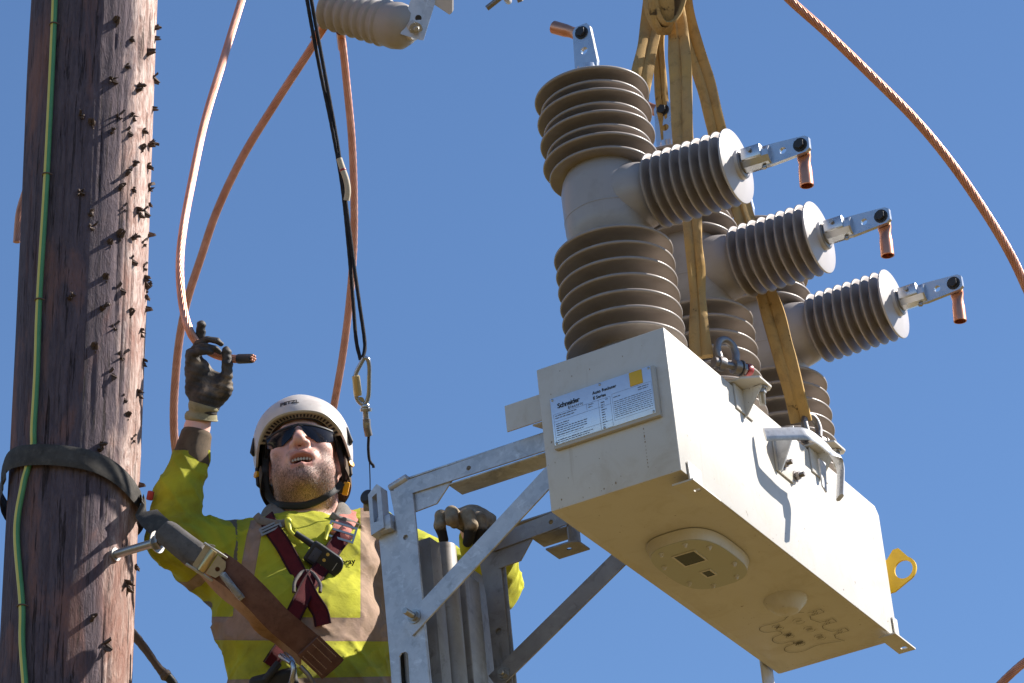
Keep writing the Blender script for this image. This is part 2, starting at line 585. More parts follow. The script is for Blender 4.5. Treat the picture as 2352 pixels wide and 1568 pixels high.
M = dict(
    shade_galv=shade_galv_mat(), tanglove=tan_glove_mat(),
    wood=wood_mat(), galv=galv_mat(), tank=tank_mat(), sil=silicone_mat(), copper=copper_mat(), sling=sling_mat(),
    ground=ground_mat(), jacket=jacket_mat(), skin=skin_mat(), glove=glove_mat(), earth=earth_mat(),
    tin=plain('tinned_plate', (.56, .58, .61), .30, .85, .12, 60, .08),
    steel=plain('zinc_bolt_steel', (.42, .41, .39), .38, .8, .2, 120, .15),
    dark_steel=plain('dull_shackle_steel', (.24, .22, .21), .42, .75, .25, 90, .3),
    black_bolt=plain('black_bolt', (.035, .035, .038), .5, .3, .2, 90, .2),
    lug=plain('copper_lug', (.66, .30, .185), .33, .85, .14, 50, .05, dirt=(.36, .14, .08)),
    casting=plain('grey_casing', (.37, .345, .335), .34, 0, .06, 20, .06, dirt=(.27, .25, .225)),
    flange=plain('pale_flange', (.50, .475, .465), .3, 0, .05, 20, .05),
    porcelain=plain('grey_arrester_rubber', (.31, .285, .265), .5, 0, .08, 25, .08, dirt=(.22, .19, .17)),
    plate=plain('label_plate', (.70, .77, .86), .34, .55, .04, 60, .03, dirt=(.60, .64, .72)),
    plate_back=plain('label_backing', (.48, .455, .40), .45, 0, .08, 60, .08),
    ink=plain('black_ink', (.02, .022, .03), .5, 0, .1, 60, .02),
    fineink=plain('fine_print_ink', (.13, .15, .20), .5, 0, .1, 60, .02),
    sticker=plain('yellow_sticker', (.72, .44, .02), .45, 0, .06, 50, .03),
    yellow=plain('yellow_lever_paint', (.80, .50, .012), .35, 0, .08, 40, .08, dirt=(.55, .33, .02)),
    glass=plain('dark_window', (.012, .014, .013), .12, 0, .1, 30, .02),
    diagram=plain('grey_print', (.085, .07, .045), .6, 0, .1, 60, .02),
    rope=web_mat('black_rope', (.018, .019, .024), (.035, .036, .045), 500),
    splice=plain('cream_splice', (.50, .43, .33), .8, 0, .2, 160, .4),
    red=plain('red_paint', (.35, .03, .03), .4, 0, .15, 60, .1),
    brass=plain('brass_sleeve', (.60, .47, .24), .35, .75, .15, 60, .1),
    chrome=plain('carabiner_steel', (.38, .385, .40), .25, .9, .15, 60, .08),
    belt=web_mat('black_webbing', (.050, .046, .042), (.085, .078, .070), 240, (.16, .145, .125), .45),
    sleeve=web_mat('grey_strap_sleeve', (.105, .095, .09), (.155, .142, .133), 300, (.05, .045, .04), .5),
    brown=web_mat('brown_webbing', (.125, .058, .043), (.185, .095, .070), 420, (.06, .033, .028), .6),
    tanweb=web_mat('tan_webbing', (.34, .20, .12), (.42, .27, .17), 240, (.12, .07, .045), .5),
    harness=web_mat('maroon_webbing', (.085, .008, .012), (.125, .014, .018), 300, (.035, .010, .012), .5),
    harness_edge=web_mat('maroon_edge', (.03, .006, .009), (.045, .009, .012), 300),
    shoulder=web_mat('faded_red_webbing', (.42, .15, .12), (.52, .22, .18), 300, (.2, .08, .07), .4),
    strap_black=plain('black_chin_strap', (.018, .017, .018), .6, 0, .2, 120, .25),
    helmet=plain('white_helmet_shell', (.60, .555, .52), .34, 0, .05, 14, .04, dirt=(.44, .39, .36), dirt_scale=14),
    liner=plain('black_helmet_liner', (.022, .02, .02), .65, 0, .25, 60, .3),
    vent=plain('cream_helmet_vent', (.46, .40, .27), .5, 0, .08, 60, .08),
    strap_yellow=plain('yellow_buckle', (.85, .40, .010), .35, 0, .06, 60, .05),
    lens=plain('sunglass_lens', (.010, .010, .014), .14, 0, .05, 10, 0, spec=.38),
    radio=plain('black_radio_plastic', (.012, .014, .019), .42, 0, .15, 90, .2),
    screen=plain('grey_screen', (.045, .055, .085), .3, 0, .1, 200, .05),
    gold=plain('gold_print', (.62, .40, .08), .45, 0, .05, 60, .02),
    silver=plain('silver_print', (.5, .5, .52), .4, .3, .05, 60, .02),
    collar=web_mat('grey_collar_cloth', (.19, .175, .16), (.25, .23, .21), 300),
    knit=web_mat('brown_knit', (.115, .082, .055), (.155, .115, .078), 420),
    cuff=web_mat('beige_knit', (.28, .25, .15), (.36, .33, .21), 420, (.14, .13, .07), .4),
    flexyellow=plain('yellow_flex', (.62, .60, .04), .5, 0, .06, 40, .05),
    teeth=plain('teeth', (.62, .56, .46), .3, 0, .05, 40, .02),
    mouth=plain('mouth_dark', (.06, .012, .012), .5, 0, .1, 40, .05),
    shirt=plain('black_shirt', (.015, .015, .018), .9, 0, .1, 60, .2),
    trousers=plain('navy_trousers', (.03, .033, .05), .85, 0, .15, 40, .2),
    shard=plain('dark_shard', (.085, .055, .042), .8, 0, .5, 150, .6),
    rust=plain('brown_rope', (.14, .095, .075), .7, 0, .25, 160, .4),
    hair=plain('beard_hair', (.085, .050, .028), .6, 0, .4, 300, .1),
    cover=plain('grey_green_cover', (.45, .455, .385), .45, 0, .06, 40, .06),
    rustspot=plain('rust_spot', (.27, .19, .11), .8, 0, .3, 200, .2),
    tape=plain('black_tape', (.03, .034, .042), .5, 0, .2, 160, .3),
)

# ------------------------------------------------------------------ ground
gm = mesh('ground', [(-900, -900, 0), (900, -900, 0), (900, 900, 0), (-900, 900, 0)], [(0, 1, 2, 3)], M['ground'])
go = link('ground', gm)
go['kind'] = 'structure'
go['label'] = 'rough dry field below the pole'

# ------------------------------------------------------------------ wooden pole
def on_pole_axis(y):
    """picture centre x, radius in m and distance of the pole axis at picture height y"""
    Y0 = -(y - CY) / F
    z0 = 8.40
    s = Y0 * z0 / (math.cos(ELEV) - Y0 * math.sin(ELEV))
    d = z0 + s * math.sin(ELEV)
    x = 149 + (218.5 - 149) * (1568 - y) / 1568
    hw = 151 + (143.5 - 151) * (1568 - y) / 1568
    return x, hw * d / F, d
def pole_centre(y):
    x, r, d = on_pole_axis(y)
    return pw(x, y, d), r
pa, ra = pole_centre(1568)
pb, rb = pole_centre(0)
pdir = (pb - pa).normalized()
foot = pa + pdir * (-pa.z / pdir.z)
topz = pb + pdir * 1.3
PLEN = (topz - foot).length
Mpole = aim(foot, topz, (0, -1, 0))
pole = root('utility_pole', 'thick weathered brown wooden utility pole with splinters and one step bolt', 'pole', foot)
n, m = 220, 520
V = []
zz = np.linspace(0, PLEN, m)
zl0 = (pa - foot).length
zl1 = (pb - foot).length
aa = np.linspace(0, 2 * np.pi, n, endpoint=False)
Z, A = np.meshgrid(zz, aa, indexing='ij')
rad = ra + (rb - ra) * np.clip((Z - zl0) / (zl1 - zl0), -.4, 1.5)
px_, py_ = np.cos(A), np.sin(A)
nz = vnoise(np.stack([px_ * 9, py_ * 9, Z * 1.6], -1), 1) * .0016 + vnoise(np.stack([px_ * 26, py_ * 26, Z * 3], -1), 2) * .0011 \
    + vnoise(np.stack([px_ * 1.3, py_ * 1.3, Z * 1.1], -1), 3) * .004
chk = np.abs(vnoise(np.stack([px_ * 16, py_ * 16, Z * .7], -1), 5))
nz -= np.where(chk < .05, (.05 - chk) / .05, 0) * .004
rad = rad + nz
V = np.stack([px_ * rad, py_ * rad, Z], -1).reshape(-1, 3)
i, j = np.meshgrid(np.arange(m - 1), np.arange(n), indexing='ij')
k = (j + 1) % n
Fc = np.stack([i * n + j, i * n + k, (i + 1) * n + k, (i + 1) * n + j], -1).reshape(-1, 4).tolist()
Fc.append([(m - 1) * n + q for q in range(n)])
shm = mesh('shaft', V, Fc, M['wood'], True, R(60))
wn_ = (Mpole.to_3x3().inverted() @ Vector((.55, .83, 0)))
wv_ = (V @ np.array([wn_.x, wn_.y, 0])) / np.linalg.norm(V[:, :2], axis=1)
at = shm.attributes.new('lit_side', 'FLOAT', 'POINT')
at.data.foreach_set('value', np.clip(.70 + 1.05 * wv_, 0, 1).astype(np.float32))  # painted sun side: pale towards the light, dark on the shaded side
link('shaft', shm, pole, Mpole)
def pole_hit(x, y):
    """world point and outward normal of the pole surface seen at picture point x, y"""
    o = CAM_LOC
    d = (pw(x, y, 8) - o).normalized()
    Mi = Mpole.inverted()
    o2, d2 = Mi @ o, Mi.to_3x3() @ d
    xx, r_, _ = on_pole_axis(y)
    a = d2.x ** 2 + d2.y ** 2
    b = 2 * (o2.x * d2.x + o2.y * d2.y)
    c = o2.x ** 2 + o2.y ** 2 - r_ ** 2
    D = b * b - 4 * a * c
    t = (-b - math.sqrt(max(D, 0))) / (2 * a)
    p = o2 + d2 * t
    nn = Vector((p.x, p.y, 0)).normalized()
    return Mpole @ p, Mpole.to_3x3() @ nn
def shard_mesh(seed):
    r = random.Random(seed)
    bm = bmesh.new()
    for q in range(r.randint(3, 6)):
        L_ = r.uniform(.007, .019)
        w_ = r.uniform(.0030, .0062)
        tilt = Matrix.Rotation(r.uniform(-.7, .7), 4, 'X') @ Matrix.Rotation(r.uniform(-.7, .7), 4, 'Y')
        T_ = Matrix.Translation((r.uniform(-.007, .007), r.uniform(-.006, .006), -.003)) @ tilt @ Matrix.Translation((0, 0, L_ / 2))
        g = bmesh.ops.create_cone(bm, cap_ends=True, segments=5, radius1=w_, radius2=w_ * r.uniform(.1, .75), depth=L_, matrix=T_)
        for v_ in g['verts']:
            v_.co += Vector((r.uniform(-1, 1), r.uniform(-1, 1), r.uniform(-1, 1))) * .0024
    return bmesh_to('splinter', bm, M['shard'])
shards = [shard_mesh(q) for q in range(7)]
spots = [(265, 50), (360, 62), (362, 88), (291, 152), (278, 268), (303, 265), (290, 303), (325, 340), (308, 375), (285, 398), (303, 435),
         (287, 480), (316, 483), (330, 487), (272, 542), (307, 545), (346, 536), (345, 468), (331, 615), (332, 640), (270, 665), (341, 660),
         (241, 705), (342, 708), (336, 680), (266, 752), (335, 828), (279, 916), (290, 956), (232, 1025), (318, 1112), (207, 490), (216, 523),
         (184, 440), (183, 265), (209, 285), (166, 680), (205, 1420), (312, 1300), (346, 432), (256, 182), (357, 180), (240, 640), (258, 300), (352, 250), (340, 380), (330, 560), (322, 760), (300, 600), (250, 560), (318, 200), (338, 120), (300, 90), (282, 820), (316, 900), (250, 860), (296, 720), (345, 330), (270, 430), (330, 300), (306, 1010), (290, 1340), (240, 1480), (215, 800)]
for q, (x, y) in enumerate(spots):
    xx, r_, dd = on_pole_axis(y)
    hw = r_ * F / dd
    p, nn = pole_hit(min(x, xx + hw - 1.5), y)
    k = random.uniform(.9, 1.45)
    link('splinter', shards[q % 7], pole, aim(p, p + nn, (random.uniform(-.3, .3), random.uniform(-.3, .3), 1)) @ Matrix.Scale(k, 4))
p, nn = pole_hit(262, 1274)
tip = pw(384, 1238, (CM.inverted() @ p).z * -1 - .075)
sd = (tip - p).normalized()
bo = link('step_bolt', lathem('step_bolt', [(.0102, -.03), (.0102, (tip - p).length - .008)], M['steel'], 20), pole, aim(p, tip))
link('nut', hexboltm('nut', .0195, .013, .010, 0, M['steel']), bo, aim(tip - sd * .030, tip))
link('bolt_head', lathem('bolt_head', [(.006, -.003), (.0175, 0), (.0185, .006), (.0175, .012), (.006, .014)], M['steel'], 24), bo, aim(tip - sd * .006, tip + sd))
link('washer', lathem('washer', [(.0102, 0), (.016, 0), (.016, .003), (.0102, .003)], M['steel'], 20), bo, aim(p + sd * .004, tip))

# ------------------------------------------------------------------ earth wire on the pole
ew = root('earth_wire', 'green and yellow striped earth wire stapled down the shaded side of the pole', 'wire', foot)
line = [(152, -480), (144, -260), (133, -60), (129, 60), (113, 400), (96, 690), (90, 860), (83, 985), (79, 1022), (72, 1050), (66, 1078), (60, 1120), (46, 1225), (57, 1390), (57, 1480), (64, 1590), (66, 1680), (58, 2000), (50, 2400), (40, 2800)]
pts = []
for x, y in line:
    p, nn = pole_hit(x, y)
    pts.append(p + nn * (.0045 if 1010 < y < 1100 else .0105))
P = smooth_path(pts, .006)
TT = np.gradient(P, axis=0)
TT /= np.linalg.norm(TT, axis=1)[:, None]
me = tubem('wire_sheath', P, .0078, M['earth'], 20)
vv = np.array([v.co for v in me.vertices])
cen = np.repeat(P, 20, 0)[:len(vv)]
side = (vv - cen) @ np.array([1, 0, 0]) / .0078
at = me.attributes.new('stripe', 'FLOAT', 'POINT')
at.data.foreach_set('value', np.clip(.5 - (side + .12) * 2.2, 0, 1).astype(np.float32))
ws = link('wire_sheath', me, ew)
for y in (60, 405, 693, 1395):
    x = np.interp(y, [q[1] for q in line], [q[0] for q in line])
    p, nn = pole_hit(x, y)
    tg = pdir
    acr = tg.cross(nn).normalized()
    arc = [p + acr * (.012 * math.cos(t)) + nn * (.004 + .0165 * math.sin(t)) for t in np.linspace(0, math.pi, 11)]
    link('staple', tubem('staple', arc, .0018, M['rust'], 8), ew)

# ------------------------------------------------------------------ copper cables
def cable(name, label, pts, r, group='bare stranded copper conductors'):
    P = smooth_path([pw(*p) for p in pts], .005)
    o = link(name, tubem(name, P, r, M['copper'], 72, twist=26, lobes=12, lobe=.15), None)
    tag(o, label, 'cable', group)
    return o, P
held, Ph = cable('copper_cable', 'bare copper cable with black taped end gripped in the raised glove', [(760, -560, 10.4), (650, -280, 9.8), (573, -60, 9.3), (555, 0, 9.25), (512, 140, 9.1), (470, 280, 8.95), (440, 420, 8.78), (420, 530, 8.64), (413, 610, 8.55), (418, 690, 8.48), (432, 750, 8.44), (452, 785, 8.435), (490, 812, 8.435), (530, 823, 8.43), (552, 824, 8.43)], .0097)
tp = pw(548, 824, 8.43); tq = pw(580, 823, 8.40)
te = link('end_tape', lathem('end_tape', [(.0095, -.002), (.0118, 0), (.0122, .004), (.0116, (tq - tp).length - .006), (.0110, (tq - tp).length)], M['tape'], 24), held, aim(tp, tq))
for q in range(7):
    a = q * 2 * math.pi / 6
    rr = .0065 if q < 6 else 0
    link('strand_end', lathem('strand_end', [(.0032, 0), (.0032, .007), (.0015, .0085)], M['copper'], 10), held, aim(tp, tq) @ Matrix.Translation((rr * math.cos(a), rr * math.sin(a), (tq - tp).length - .003)))
cable('copper_cable', 'bare copper cable slanting from the top insulator down behind the raised arm', [(770, 20, 9.450), (748, 52, 9.450), (715, 110, 9.450), (640, 225, 9.450), (560, 355, 9.450), (500, 480, 9.450), (462, 590, 9.450), (430, 690, 9.450), (412, 780, 9.450), (402, 880, 9.450), (399, 960, 9.450), (403, 1030, 9.450), (420, 1120, 9.450)], .0106)
cable('copper_cable', 'bare copper cable hanging straight from the top insulator to behind the helmet', [(780, 60, 9.450), (787, 105, 9.450), (797, 200, 9.450), (808, 320, 9.450), (813, 450, 9.450), (812, 570, 9.450), (803, 690, 9.450), (788, 810, 9.450), (770, 915, 9.450), (752, 1010, 9.450)], .0098)
cable('copper_cable', 'bare copper cable curving down across the upper right corner of sky', [(1300, -480, 9.7), (1560, -260, 9.7), (1760, -60, 9.7), (1815, 0, 9.7), (1900, 76, 9.7), (2000, 172, 9.7), (2100, 272, 9.7), (2180, 368, 9.7), (2250, 468, 9.7), (2310, 565, 9.7), (2352, 650, 9.7), (2400, 770, 9.7), (2450, 980, 9.7), (2470, 1200, 9.7), (2450, 1420, 9.7)], .0121)
cable('copper_cable', 'short piece of copper cable cutting the lower right corner of the picture', [(2448, 1440, 9.7), (2380, 1500, 9.7), (2335, 1536, 9.7), (2290, 1580, 9.7), (2240, 1640, 9.7), (2150, 1760, 9.7), (2060, 1950, 9.7)], .0112)
cable('copper_cable', 'cut copper cable end peeking out behind the left edge of the pole', [(80, 380, 8.75), (55, 450, 8.75), (44, 490, 8.74), (40, 530, 8.73), (38, 556, 8.72)], .0085)

# ------------------------------------------------------------------ galvanised mounting frame (in the tank's frame)
frame = root('mounting_frame', 'galvanised steel mounting frame with braces, hanging beside the worker', 'bracket', MB)
def fpart(name, me, parent=None, Ml=None):
    return link(name, me, parent or frame, MB @ (Ml or Matrix.Identity(4)))
def wv(l, flip=False):
    """maps plate XY -> (w, v) at given l; thickness grows towards -l"""
    return Matrix(((1, 0, 0, 0), (0, 0, -1, l), (0, 1, 0, 0), (0, 0, 0, 1)))
def lv(w):
    """plate XY -> (l, v) at given w; thickness grows towards +w"""
    return Matrix(((0, 0, 1, w), (1, 0, 0, 0), (0, 1, 0, 0), (0, 0, 0, 1)))
def wl(v):
    """plate XY -> (w, l), thickness towards +v"""
    return Matrix(((1, 0, 0, 0), (0, 1, 0, 0), (0, 0, 1, v), (0, 0, 0, 1)))
for l, arm_end, up in ((.10, -.004, 0), (.50, -.20, .012)):
    GM = M['galv'] if l < .3 else M['shade_galv']
    # outer post plate and inner angle leaf
    if l < .3:
        fpart('post_plate', platem('post_plate', [(-.492, .155), (-.430, .150), (-.392, .10), (-.388, -.275), (-.455, -.62), (-.492, -.62), (-.488, -.2)],
              [[(-.464, -.185), (-.458, -.178), (-.446, -.178), (-.440, -.185), (-.442, -.262), (-.448, -.268), (-.460, -.268), (-.466, -.262)]], .005, GM), None, wv(l - .004))
    bl = [(-.449, .228), (-.390, .205), (-.388, .10), (-.388, -.02), (-.389, -.30), (-.432, -.30), (-.433, -.08), (-.436, .102)]
    fpart('post_angle', platem('post_angle', bl, [circ(-.418, .098, .0065), circ(-.410, -.105, .006)] if l < .3 else [circ(-.412, .0, .0085), circ(-.405, -.115, .006)], .006, GM), None, wv(l - .0105 if l < .3 else l))
    if l > .3:
        fpart('post_web', boxm('post_web', (-.432, l + .001, -.60), (-.382, l + .007, .212 + up), GM, .001))
    # gusset and arm channel
    fpart('gusset', platem('gusset', [(-.394, .159), (-.334, .162), (-.283, .214 + up), (-.283, .222 + up), (-.394, .222 + up)], [], .005, GM), None, wv(l - .003))
    fpart('arm_web', platem('arm_web', [(-.441, .222), (-.40, .205), (arm_end, .202 + up), (arm_end, .247 + up), (-.441, .241)], [circ(-.24, .221 + up, .006)], .005, GM), None, wv(l - .0085))
    fpart('arm_flange', boxm('arm_flange', (-.30, l - .008, .198 + up), (arm_end - .002, l + .058, .2015 + up), GM, .001))
    fpart('arm_top_flange', boxm('arm_top_flange', (-.438, l - .008, .2475 + up), (arm_end - .002, l + .058, .252 + up), GM, .001))
    # brace: flat angle running up to the tank
    p0, p1 = Vector((-.402, -.112)), Vector((-.012, .145 if l < .3 else .118))
    dv = (p1 - p0).normalized()
    nv_ = Vector((-dv.y, dv.x)) * .0235
    q0 = p0 - dv * .035
    out = [q0 - nv_, p1 - nv_, p1 + nv_, q0 + nv_]
    b = fpart('brace', platem('brace', [(v.x, v.y) for v in out], [], .005, GM), None, wv(l - .0175 if l < .3 else l - .012))
    Lb = (p1 - q0).length
    ca, sa = dv.x, dv.y
    if l > .3:
        Mr = Matrix(((ca, -sa, 0, q0.x), (0, 0, -1, 0), (sa, ca, 0, q0.y), (0, 0, 0, 1)))
        fpart('brace_flange', boxm('brace_flange', (.05, .0185, -l - .045), (Lb, .0235, -l + .0115), GM, .001), b, Mr)
    bw, bv = (-.408, -.107) if l < .3 else (-.402, -.117)
    Mb_ = Matrix(((1, 0, 0, bw), (0, 0, -1, l - (.0235 if l < .3 else .018)), (0, 1, 0, bv), (0, 0, 0, 1)))
    fpart('bolt', hexboltm('bolt', .0125, .012, .0075, .032 if l < .3 else .006, M['steel']), None, Mb_)
fpart('arm_end_tab', platem('arm_end_tab', [(-.262, .488), (-.195, .488), (-.178, .500), (-.178, .556), (-.262, .556)], [circ(-.215, .52, .007)], .004, GM), None, wl(.166))
fpart('arm_end_plate', boxm('arm_end_plate', (-.204, .494, .167), (-.199, .556, .262), GM, .001))
# back channel between the posts
fpart('back_plate', platem('back_plate', [(.105, -.62), (.60, -.62), (.60, .20), (.44, .20), (.43, .13), (.26, .13), (.19, .205), (.105, .205)], [circ(.16, .05, .04, 24)], .005, GM), None, lv(-.492))
def channel(l0, l1, w0, w1, v0, v1, name):
    o = fpart(name, boxm(name, (w0, l0, v0), (w1, l0 + .005, v1), GM, .001))
    fpart('channel_lip', boxm('channel_lip', (w1 - .005, l0 + .0055, v0), (w1, l1, v1), GM, .001), o)
channel(.215, .262, -.486, -.425, -.60, .150, 'channel_side')
fpart('pole_tube', lathem('pole_tube', [(.031, -.60), (.031, .168), (.027, .168), (.027, -.60)], GM, 40, cap=False), None, Matrix.Translation((-.448, .318, 0)))
fpart('channel_face', boxm('channel_face', (-.436, .385, -.60), (-.431, .455, .12), M['galv'], .001))
fpart('channel_side', boxm('channel_side', (-.490, .3805, -.60), (-.4315, .3845, .12), GM, .001))
fpart('stiffener_plate', platem('stiffener_plate', [(.125, -.25), (.205, -.25), (.205, -.02), (.150, .0), (.125, .0)], [], .004, GM), None, lv(-.470))
fpart('shelf_plate', boxm('shelf_plate', (-.486, .106, -.262), (-.40, .492, -.257), GM, .001))
fpart('round_disc', lathem('round_disc', [(.0, 0), (.042, 0), (.042, .006), (.0, .006)], M['tin'], 36), None, Matrix.Translation((-.48, .155, .06)) @ Matrix.Rotation(R(90), 4, 'Y'))
# clamp block on the head of the near post
ck = fpart('clamp_block', platem('clamp_block', [(-.497, .225), (-.472, .245), (-.462, .235), (-.462, .13), (-.497, .12)], [[(-.487, .215), (-.474, .222), (-.474, .15), (-.487, .150)]], .03, M['galv']), None, wv(.094))
fpart('clamp_pad', boxm('clamp_pad', (-.484, .070, .125), (-.446, .092, .165), M['galv'], .004), ck)
fpart('clamp_pin', lathem('clamp_pin', [(.0, 0), (.009, .0), (.010, .004), (.010, .05), (.0, .055)], M['galv'], 20), ck, Matrix.Translation((-.452, .09, .236)) @ Matrix.Rotation(R(75), 4, 'Y'))
fpart('pivot_knob', lathem('pivot_knob', [(.0, 0), (.016, .0), (.018, .006), (.018, .03), (.012, .036), (0, .037)], M['black_bolt'], 24), ck, Matrix.Translation((-.515, .12, .235)) @ Matrix.Rotation(R(90), 4, 'X'))

# ------------------------------------------------------------------ recloser
rec = root('auto_recloser', 'cream switchgear tank with six ribbed bushings hanging from webbing slings', 'recloser', MB)
def rp(name, me, parent=None, Ml=None):
    return link(name, me, parent or rec, MB @ (Ml or Matrix.Identity(4)))
# tank: open box of sheet with a recessed floor
bm = bmesh.new()
bmesh.ops.create_cube(bm, size=1)
for v in bm.verts:
    v.co = Vector(((v.co.x + .5) * TW, (v.co.y + .5) * TL, (v.co.z + .5) * TH))
bot = [f for f in bm.faces if f.normal.z < -.5]
r_ = bmesh.ops.inset_region(bm, faces=bot, thickness=.016, depth=0)
bmesh.ops.translate(bm, verts=list({v for f in bot for v in f.verts}), vec=(0, 0, .008))
far = [e for e in bm.edges if all(v.co.y > TL - .001 and v.co.z > TH - .001 for v in e.verts)]
bmesh.ops.bevel(bm, geom=far, offset=.02, segments=1, affect='EDGES')
bmesh.ops.bevel(bm, geom=[e for e in bm.edges if e.calc_face_angle(0) > .6], offset=.0032, segments=3, affect='EDGES', profile=.5)
tank = rp('tank', bmesh_to('tank', bm, M['tank'], True, R(25)))
# name plate
back = rp('nameplate', boxm('nameplate', (.030, -.012, .142), (.297, -.0005, .268), M['plate_back'], .002))
sheet = rp('label_sheet', boxm('label_sheet', (.033, -.0135, .150), (.288, -.0122, .268), M['plate'], .0006), back)
def tx(s, size, w, v, mat='ink', bold=0.0, lv_=-.0142, parent=None, shear=0, sp=1.0, name='lettering'):
    return rp(name, textm(name, s, size, M[mat], bold, .0002, shear, sp), parent or back, Matrix(((1, 0, 0, w), (0, 0, -1, lv_), (0, 1, 0, v), (0, 0, 0, 1))))
tx('Schneider', .0162, .0500, .2390, bold=.00035, sp=.88)
tx('Electric', .0098, .0760, .2290, 'fineink', sp=1.25)
tx('Auto Recloser', .0102, .1400, .2440, bold=.0002)
tx('E Series', .0102, .1400, .2310, bold=.0002)
rp('sticker', boxm('sticker', (.2345, -.0145, .2325), (.2665, -.0137, .2665), M['sticker'], .0008), back)
bm = bmesh.new()
def bar(w0, w1, v0, v1):
    vs_ = [bm.verts.new((w_, -.01405, v_)) for w_, v_ in ((w0, v0), (w1, v0), (w1, v1), (w0, v1))]
    bm.faces.new(vs_)
def words(w0, w1, v, h=.0021):
    x = w0
    while x < w1:
        L_ = random.uniform(.004, .012)
        bar(x, min(x + L_, w1), v, v + h * random.uniform(.7, 1))
        x += L_ + .0016
for q, v in enumerate((.2205, .2145)):
    words(.042, .096 - q * .006, v)
for q, v in enumerate((.200, .1945, .189, .1835, .178, .172, .1595, .1545)):
    words(.042, (.075, .073, .121, .118, .120, .110, .132, .122)[q], v)
for q in range(10):
    words(.1575, .1575 + random.uniform(.007, .013), .2165 - q * .0062, .0024)
words(.190, .208, .2195)
for q in range(9):
    words(.190, .284, .2085 - q * .0049, .0016)
words(.252, .279, .2235); words(.252, .277, .2180)
words(.126, .140, .2215); words(.126, .136, .2155); words(.170, .176, .2215)
for w0, w1, v0, v1 in ((.038, .182, .1510, .1514), (.038, .182, .2258, .2262), (.038, .0384, .151, .226), (.182, .1824, .151, .226), (.187, .286, .2295, .2299), (.187, .1874, .163, .2295), (.286, .2864, .163, .2295), (.187, .286, .163, .1634), (.122, .1224, .210, .226), (.152, .1524, .151, .226), (.038, .182, .2075, .2079), (.038, .182, .1675, .1679)):
    bar(w0, w1, v0, v1)
rp('fine_print', bmesh_to('fine_print', bm, M['fineink']), back)
rivet = lathem('rivet', [(.0032, 0), (.0030, .0012), (.0016, .002), (.0, .002)], M['steel'], 14)
for w_, v_ in ((.0385, .2635), (.2835, .2635), (.2835, .1550), (.0385, .1550), (.160, .2635), (.160, .1545)):
    rp('rivet', rivet, back, Matrix(((1, 0, 0, w_), (0, 0, -1, -.0133), (0, 1, 0, v_), (0, 0, 0, 1))))
# rust run under the plate
# side plate on the pole side, feet
rp('side_plate', platem('side_plate', [(-.113, .258), (.0, .258), (.0, .324), (-.113, .324)], [], .004, M['tank']), None, wv(.052))
rp('side_gusset', platem('side_gusset', [(-.05, .055), (-.004, .055), (-.004, .13), (-.02, .13)], [], .004, M['tank']), None, wl(.2545))
def foot_bracket(l0, sgn):
    f = rp('foot', platem('foot', [(.300, l0), (.3465, l0), (.3465, l0 + .075 * sgn), (.300, l0 + .075 * sgn)][::sgn], [circ(.328, l0 + .04 * sgn, .0075)], .004, M['tank']), None, wl(-.012))
    return f
ft = rp('foot', platem('foot', [(.286, .030), (.338, .030), (.338, .170), (.286, .170)], [circ(.322, .085, .0085)], .004, M['tank']), None, wl(-.014))
rp('foot_riser', boxm('foot_riser', (.3275, .030, -.013), (.3315, .095, .034), M['tank'], .001), ft)
ft = rp('foot', platem('foot', [(.300, 1.13), (.345, 1.13), (.345, 1.256), (.300, 1.256)], [circ(.325, 1.228, .0085)], .004, M['tank']), None, wl(-.010))
rp('foot_riser', boxm('foot_riser', (.3275, 1.165, -.008), (.3315, 1.193, .052), M['tank'], .001), ft)
ft = rp('foot', boxm('foot', (-.012, 1.108, -.10), (-.006, 1.176, .05), M['tank'], .002))
rp('foot_toe', boxm('foot_toe', (-.075, 1.112, -.108), (-.009, 1.172, -.102), M['galv'], .001), ft)
# yellow manual trip lever at the far end
out = [(.318, .150)] + [(.350 + .034 * math.cos(a), .202 + .034 * math.sin(a)) for a in np.linspace(R(-75), R(60), 14)] + [(.345, .262), (.330, .262), (.310, .240), (.22, .240), (.22, .150)]
rp('trip_lever', platem('trip_lever', out, [circ(.350, .202, .0245, 28)], .006, M['yellow']), None, wv(TL + .055))
# inspection cover underneath
def sup(cw, cl, aw, al, n=44, e=2.9):
    o = []
    for q in range(n):
        t = 2 * math.pi * q / n
        c_, s_ = math.cos(t), math.sin(t)
        o.append((cw + aw * math.copysign(abs(c_) ** (2 / e), c_), cl + al * math.copysign(abs(s_) ** (2 / e), s_)))
    return o
a_, b_, c_, d_ = sup(.153, .432, .094, .152), sup(.153, .432, .090, .148), sup(.153, .432, .080, .137), sup(.153, .432, .062, .115)
V = [(x, y, .006) for x, y in a_] + [(x, y, -.003) for x, y in sup(.153, .432, .091, .149)] + [(x, y, -.018) for x, y in sup(.153, .432, .087, .144)]
nn_ = 44
Fc = [(j * nn_ + q, j * nn_ + (q + 1) % nn_, (j + 1) * nn_ + (q + 1) % nn_, (j + 1) * nn_ + q) for j in range(2) for q in range(nn_)] + [tuple(2 * nn_ + q for q in range(nn_))]
cov = rp('inspection_cover', mesh('inspection_cover', V, Fc, M['tank'], True, R(30)))
rp('cover_face', platem('cover_face', sup(.153, .432, .0862, .1432), [], .0012, M['cover']), cov, wl(-.0194))
for q in range(8):
    x, y = sup(.153, .432, .070, .126, 8 * 3, 2.6)[q * 3 + 1]
    rp('cover_screw', hexboltm('cover_screw', .0048, .006, .003, .003, M['tank']), cov, Matrix.Translation((x, y, -.0193)) @ Matrix.Rotation(math.pi, 4, 'X'))
